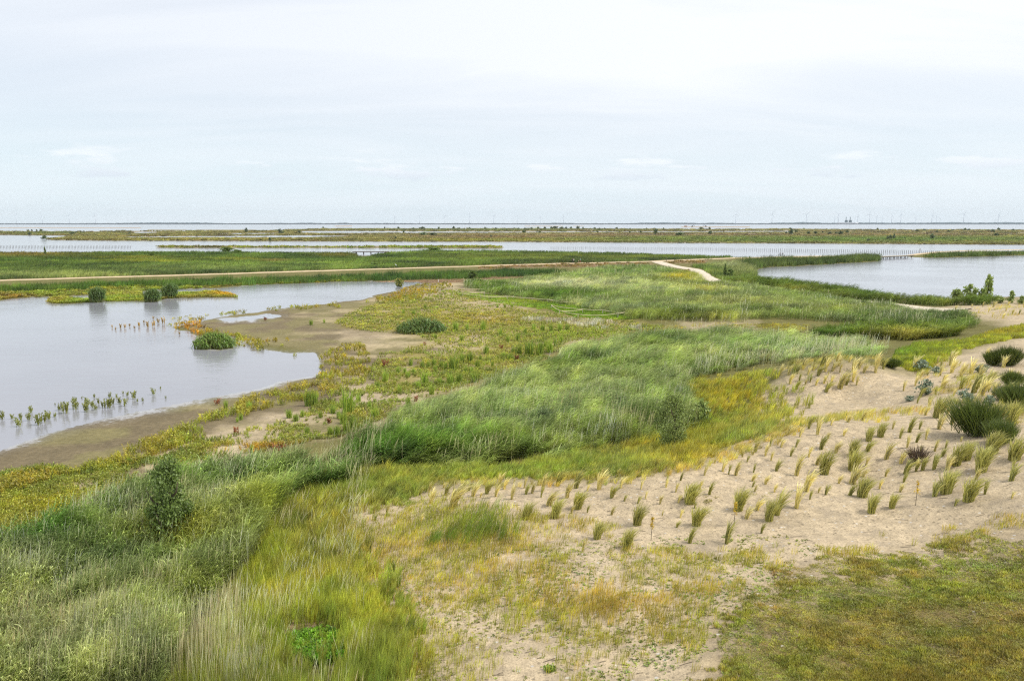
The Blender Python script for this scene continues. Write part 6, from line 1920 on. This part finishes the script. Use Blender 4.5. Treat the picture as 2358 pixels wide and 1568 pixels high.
def ridge(name, us, heights, dist, depth, mat, kind, label=None):
    V, F = [], []
    n = len(us)
    for u, h in zip(us, heights):
        x = (u - CX) / FPX * dist
        V += [(x, dist, -0.5), (x, dist + depth * 0.35, h), (x, dist + depth * 0.6, h * 0.97), (x, dist + depth, -0.5)]
    for i in range(n - 1):
        for k in range(3):
            a = i * 4 + k
            F.append((a, a + 4, a + 5, a + 1))
    return obj(name, mesh(name, V, F, mat), kind=kind, label=label)


us = np.arange(-1000, 3400, 6.0)
ridge('dyke', us, 10.5 + 0.8 * vnoise(us / 40.0, us * 0, 3) - 3.5 * np.clip((us - 1700) / 500, 0, 1), DS, 90, M['dyke'], 'structure')


def woods():
    us = np.arange(-900, 3300, 1.6)
    prof = 11 + 2.5 * vnoise(us / 30.0, us * 0 + 1, 5)
    for c, w, h in ((390, 110, 9), (700, 30, 5), (640, 20, 4), (790, 15, 5), (1290, 30, 4), (1500, 40, 8), (1560, 40, 6), (1860, 30, 10), (1810, 40, 7), (2030, 60, 7), (2250, 90, 8), (2150, 60, 6), (2340, 60, 6), (1940, 60, 5), (1650, 40, 4), (1640, 20, 3)):
        prof = prof + h * np.exp(-((us - c) / w) ** 4)
    prof = prof + 4.0 * (vnoise(us / 5.0, us * 0 + 2, 8) - 0.4) + 2.5 * (vnoise(us / 2.0, us * 0 + 2, 9) - 0.5)
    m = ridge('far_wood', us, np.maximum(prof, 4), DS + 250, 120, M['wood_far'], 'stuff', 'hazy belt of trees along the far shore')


woods()


def turbine_meshes():
    tower = MB().tube([(0, 0, 0), (0, 0, 50), (0, 0, 100)], [2.6, 2.1, 1.5], 10).mesh('tower', M['turbine'], True)
    nac = MB().box((0, 1.5, 101.5), (4.2, 11, 4.2), 0, .9).mesh('nacelle', M['turbine'])
    hub = MB().tube([(0, -4.2, 101.5), (0, -6.4, 101.5)], [2.2, .8], 10).mesh('hub', M['turbine'])
    bl = MB().tube([(0, 0, 0), (.6, 0, 10), (.4, 0, 28), (0, 0, 48)], [1.3, 1.7, 1.1, .25], 6).mesh('blade', M['turbine'])
    return tower, nac, hub, bl


TM = turbine_meshes()
TUR = []
for f, lst in ((Z1, [(203, 105), (440, 105), (682, 105), (923, 105)]), (Z2, [(1290, 108), (1517, 108), (1747, 108), (1970, 108), (2190, 108)]), (Z3, [(47, 110), (258, 112), (470, 112), (2038, 90)]),
               (Z4, [(10, 90), (322, 95), (613, 90), (578, 115), (790, 110), (898, 90), (962, 110), (1013, 115), (1100, 100), (1183, 95), (1317, 120), (1467, 95), (1507, 110), (1755, 90), (2070, 95), (2040, 140), (2090, 145), (2215, 150), (2290, 140), (1370, 140), (1540, 130), (1633, 150), (1800, 140), (1135, 145)])):
    for a, b in lst:
        TUR.append(f((a, b))[0])
TUR.sort()
tc_ = {}
for u, v in TUR:
    hub_z = 15 + (514 - v) * (DS + 400) / FPX
    k = hub_z / 101.5
    dist = DS + 400 if k > 0.8 else DS + 900
    zone = 'left' if u < 786 else 'middle' if u < 1572 else 'right'
    i = tc_.get(zone, 0)
    tc_[zone] = i + 1
    e = obj('wind_turbine', None, loc=((u - CX) / FPX * dist, dist, 0), rz=random.uniform(-.5, .5), s=k, label='faint wind turbine on the %s part of the horizon, %s from the left' % (zone, ORD[i]), cat='wind turbine', group='wind turbines on the horizon')
    obj('tower', TM[0], e)
    obj('nacelle', TM[1], e)
    obj('hub', TM[2], e)
    a0 = random.random() * 6.28
    for q in range(3):
        b = obj('blade', TM[3], e, loc=(0, -5.2, 101.5))
        b.rotation_euler = (0, a0 + q * 2.0944, 0)

PX = lambda u: (u - CX) / FPX * DS
e = obj('power_station', None, loc=(PX(1955), DS + 130, 0), label='hazy power station with twin stacks on the far shore', cat='building')
for dx in (-23, 24):
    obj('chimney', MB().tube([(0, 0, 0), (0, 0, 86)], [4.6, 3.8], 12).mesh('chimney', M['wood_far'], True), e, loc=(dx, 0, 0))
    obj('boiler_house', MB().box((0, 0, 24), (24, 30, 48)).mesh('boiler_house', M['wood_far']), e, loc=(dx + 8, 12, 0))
obj('turbine_hall', MB().box((0, 0, 11), (220, 40, 22)).mesh('turbine_hall', M['white']), e, loc=(-10, 0, 0))
obj('tank', MB().tube([(0, 0, 0), (0, 0, 20), (0, 0, 24)], [24, 24, 4], 16).mesh('tank', M['white'], True), e, loc=(90, -10, 0))

# ------------------------------------------------------------------ haze
mh, th, oh = new_mat('haze')
pv = N(th, 'ShaderNodeVolumePrincipled')
pv.inputs['Color'].default_value = (0.82, 0.93, 1.0, 1)
pv.inputs['Density'].default_value = 0.000033
pv.inputs['Anisotropy'].default_value = 0.0
th.links.new(pv.outputs[0], oh.inputs['Volume'])
hz = MB().box((0, 6000, 105), (34000, 12300, 212)).mesh('haze', mh)
obj('haze', hz, kind='stuff', label='thin pale haze in the air over the wetland')
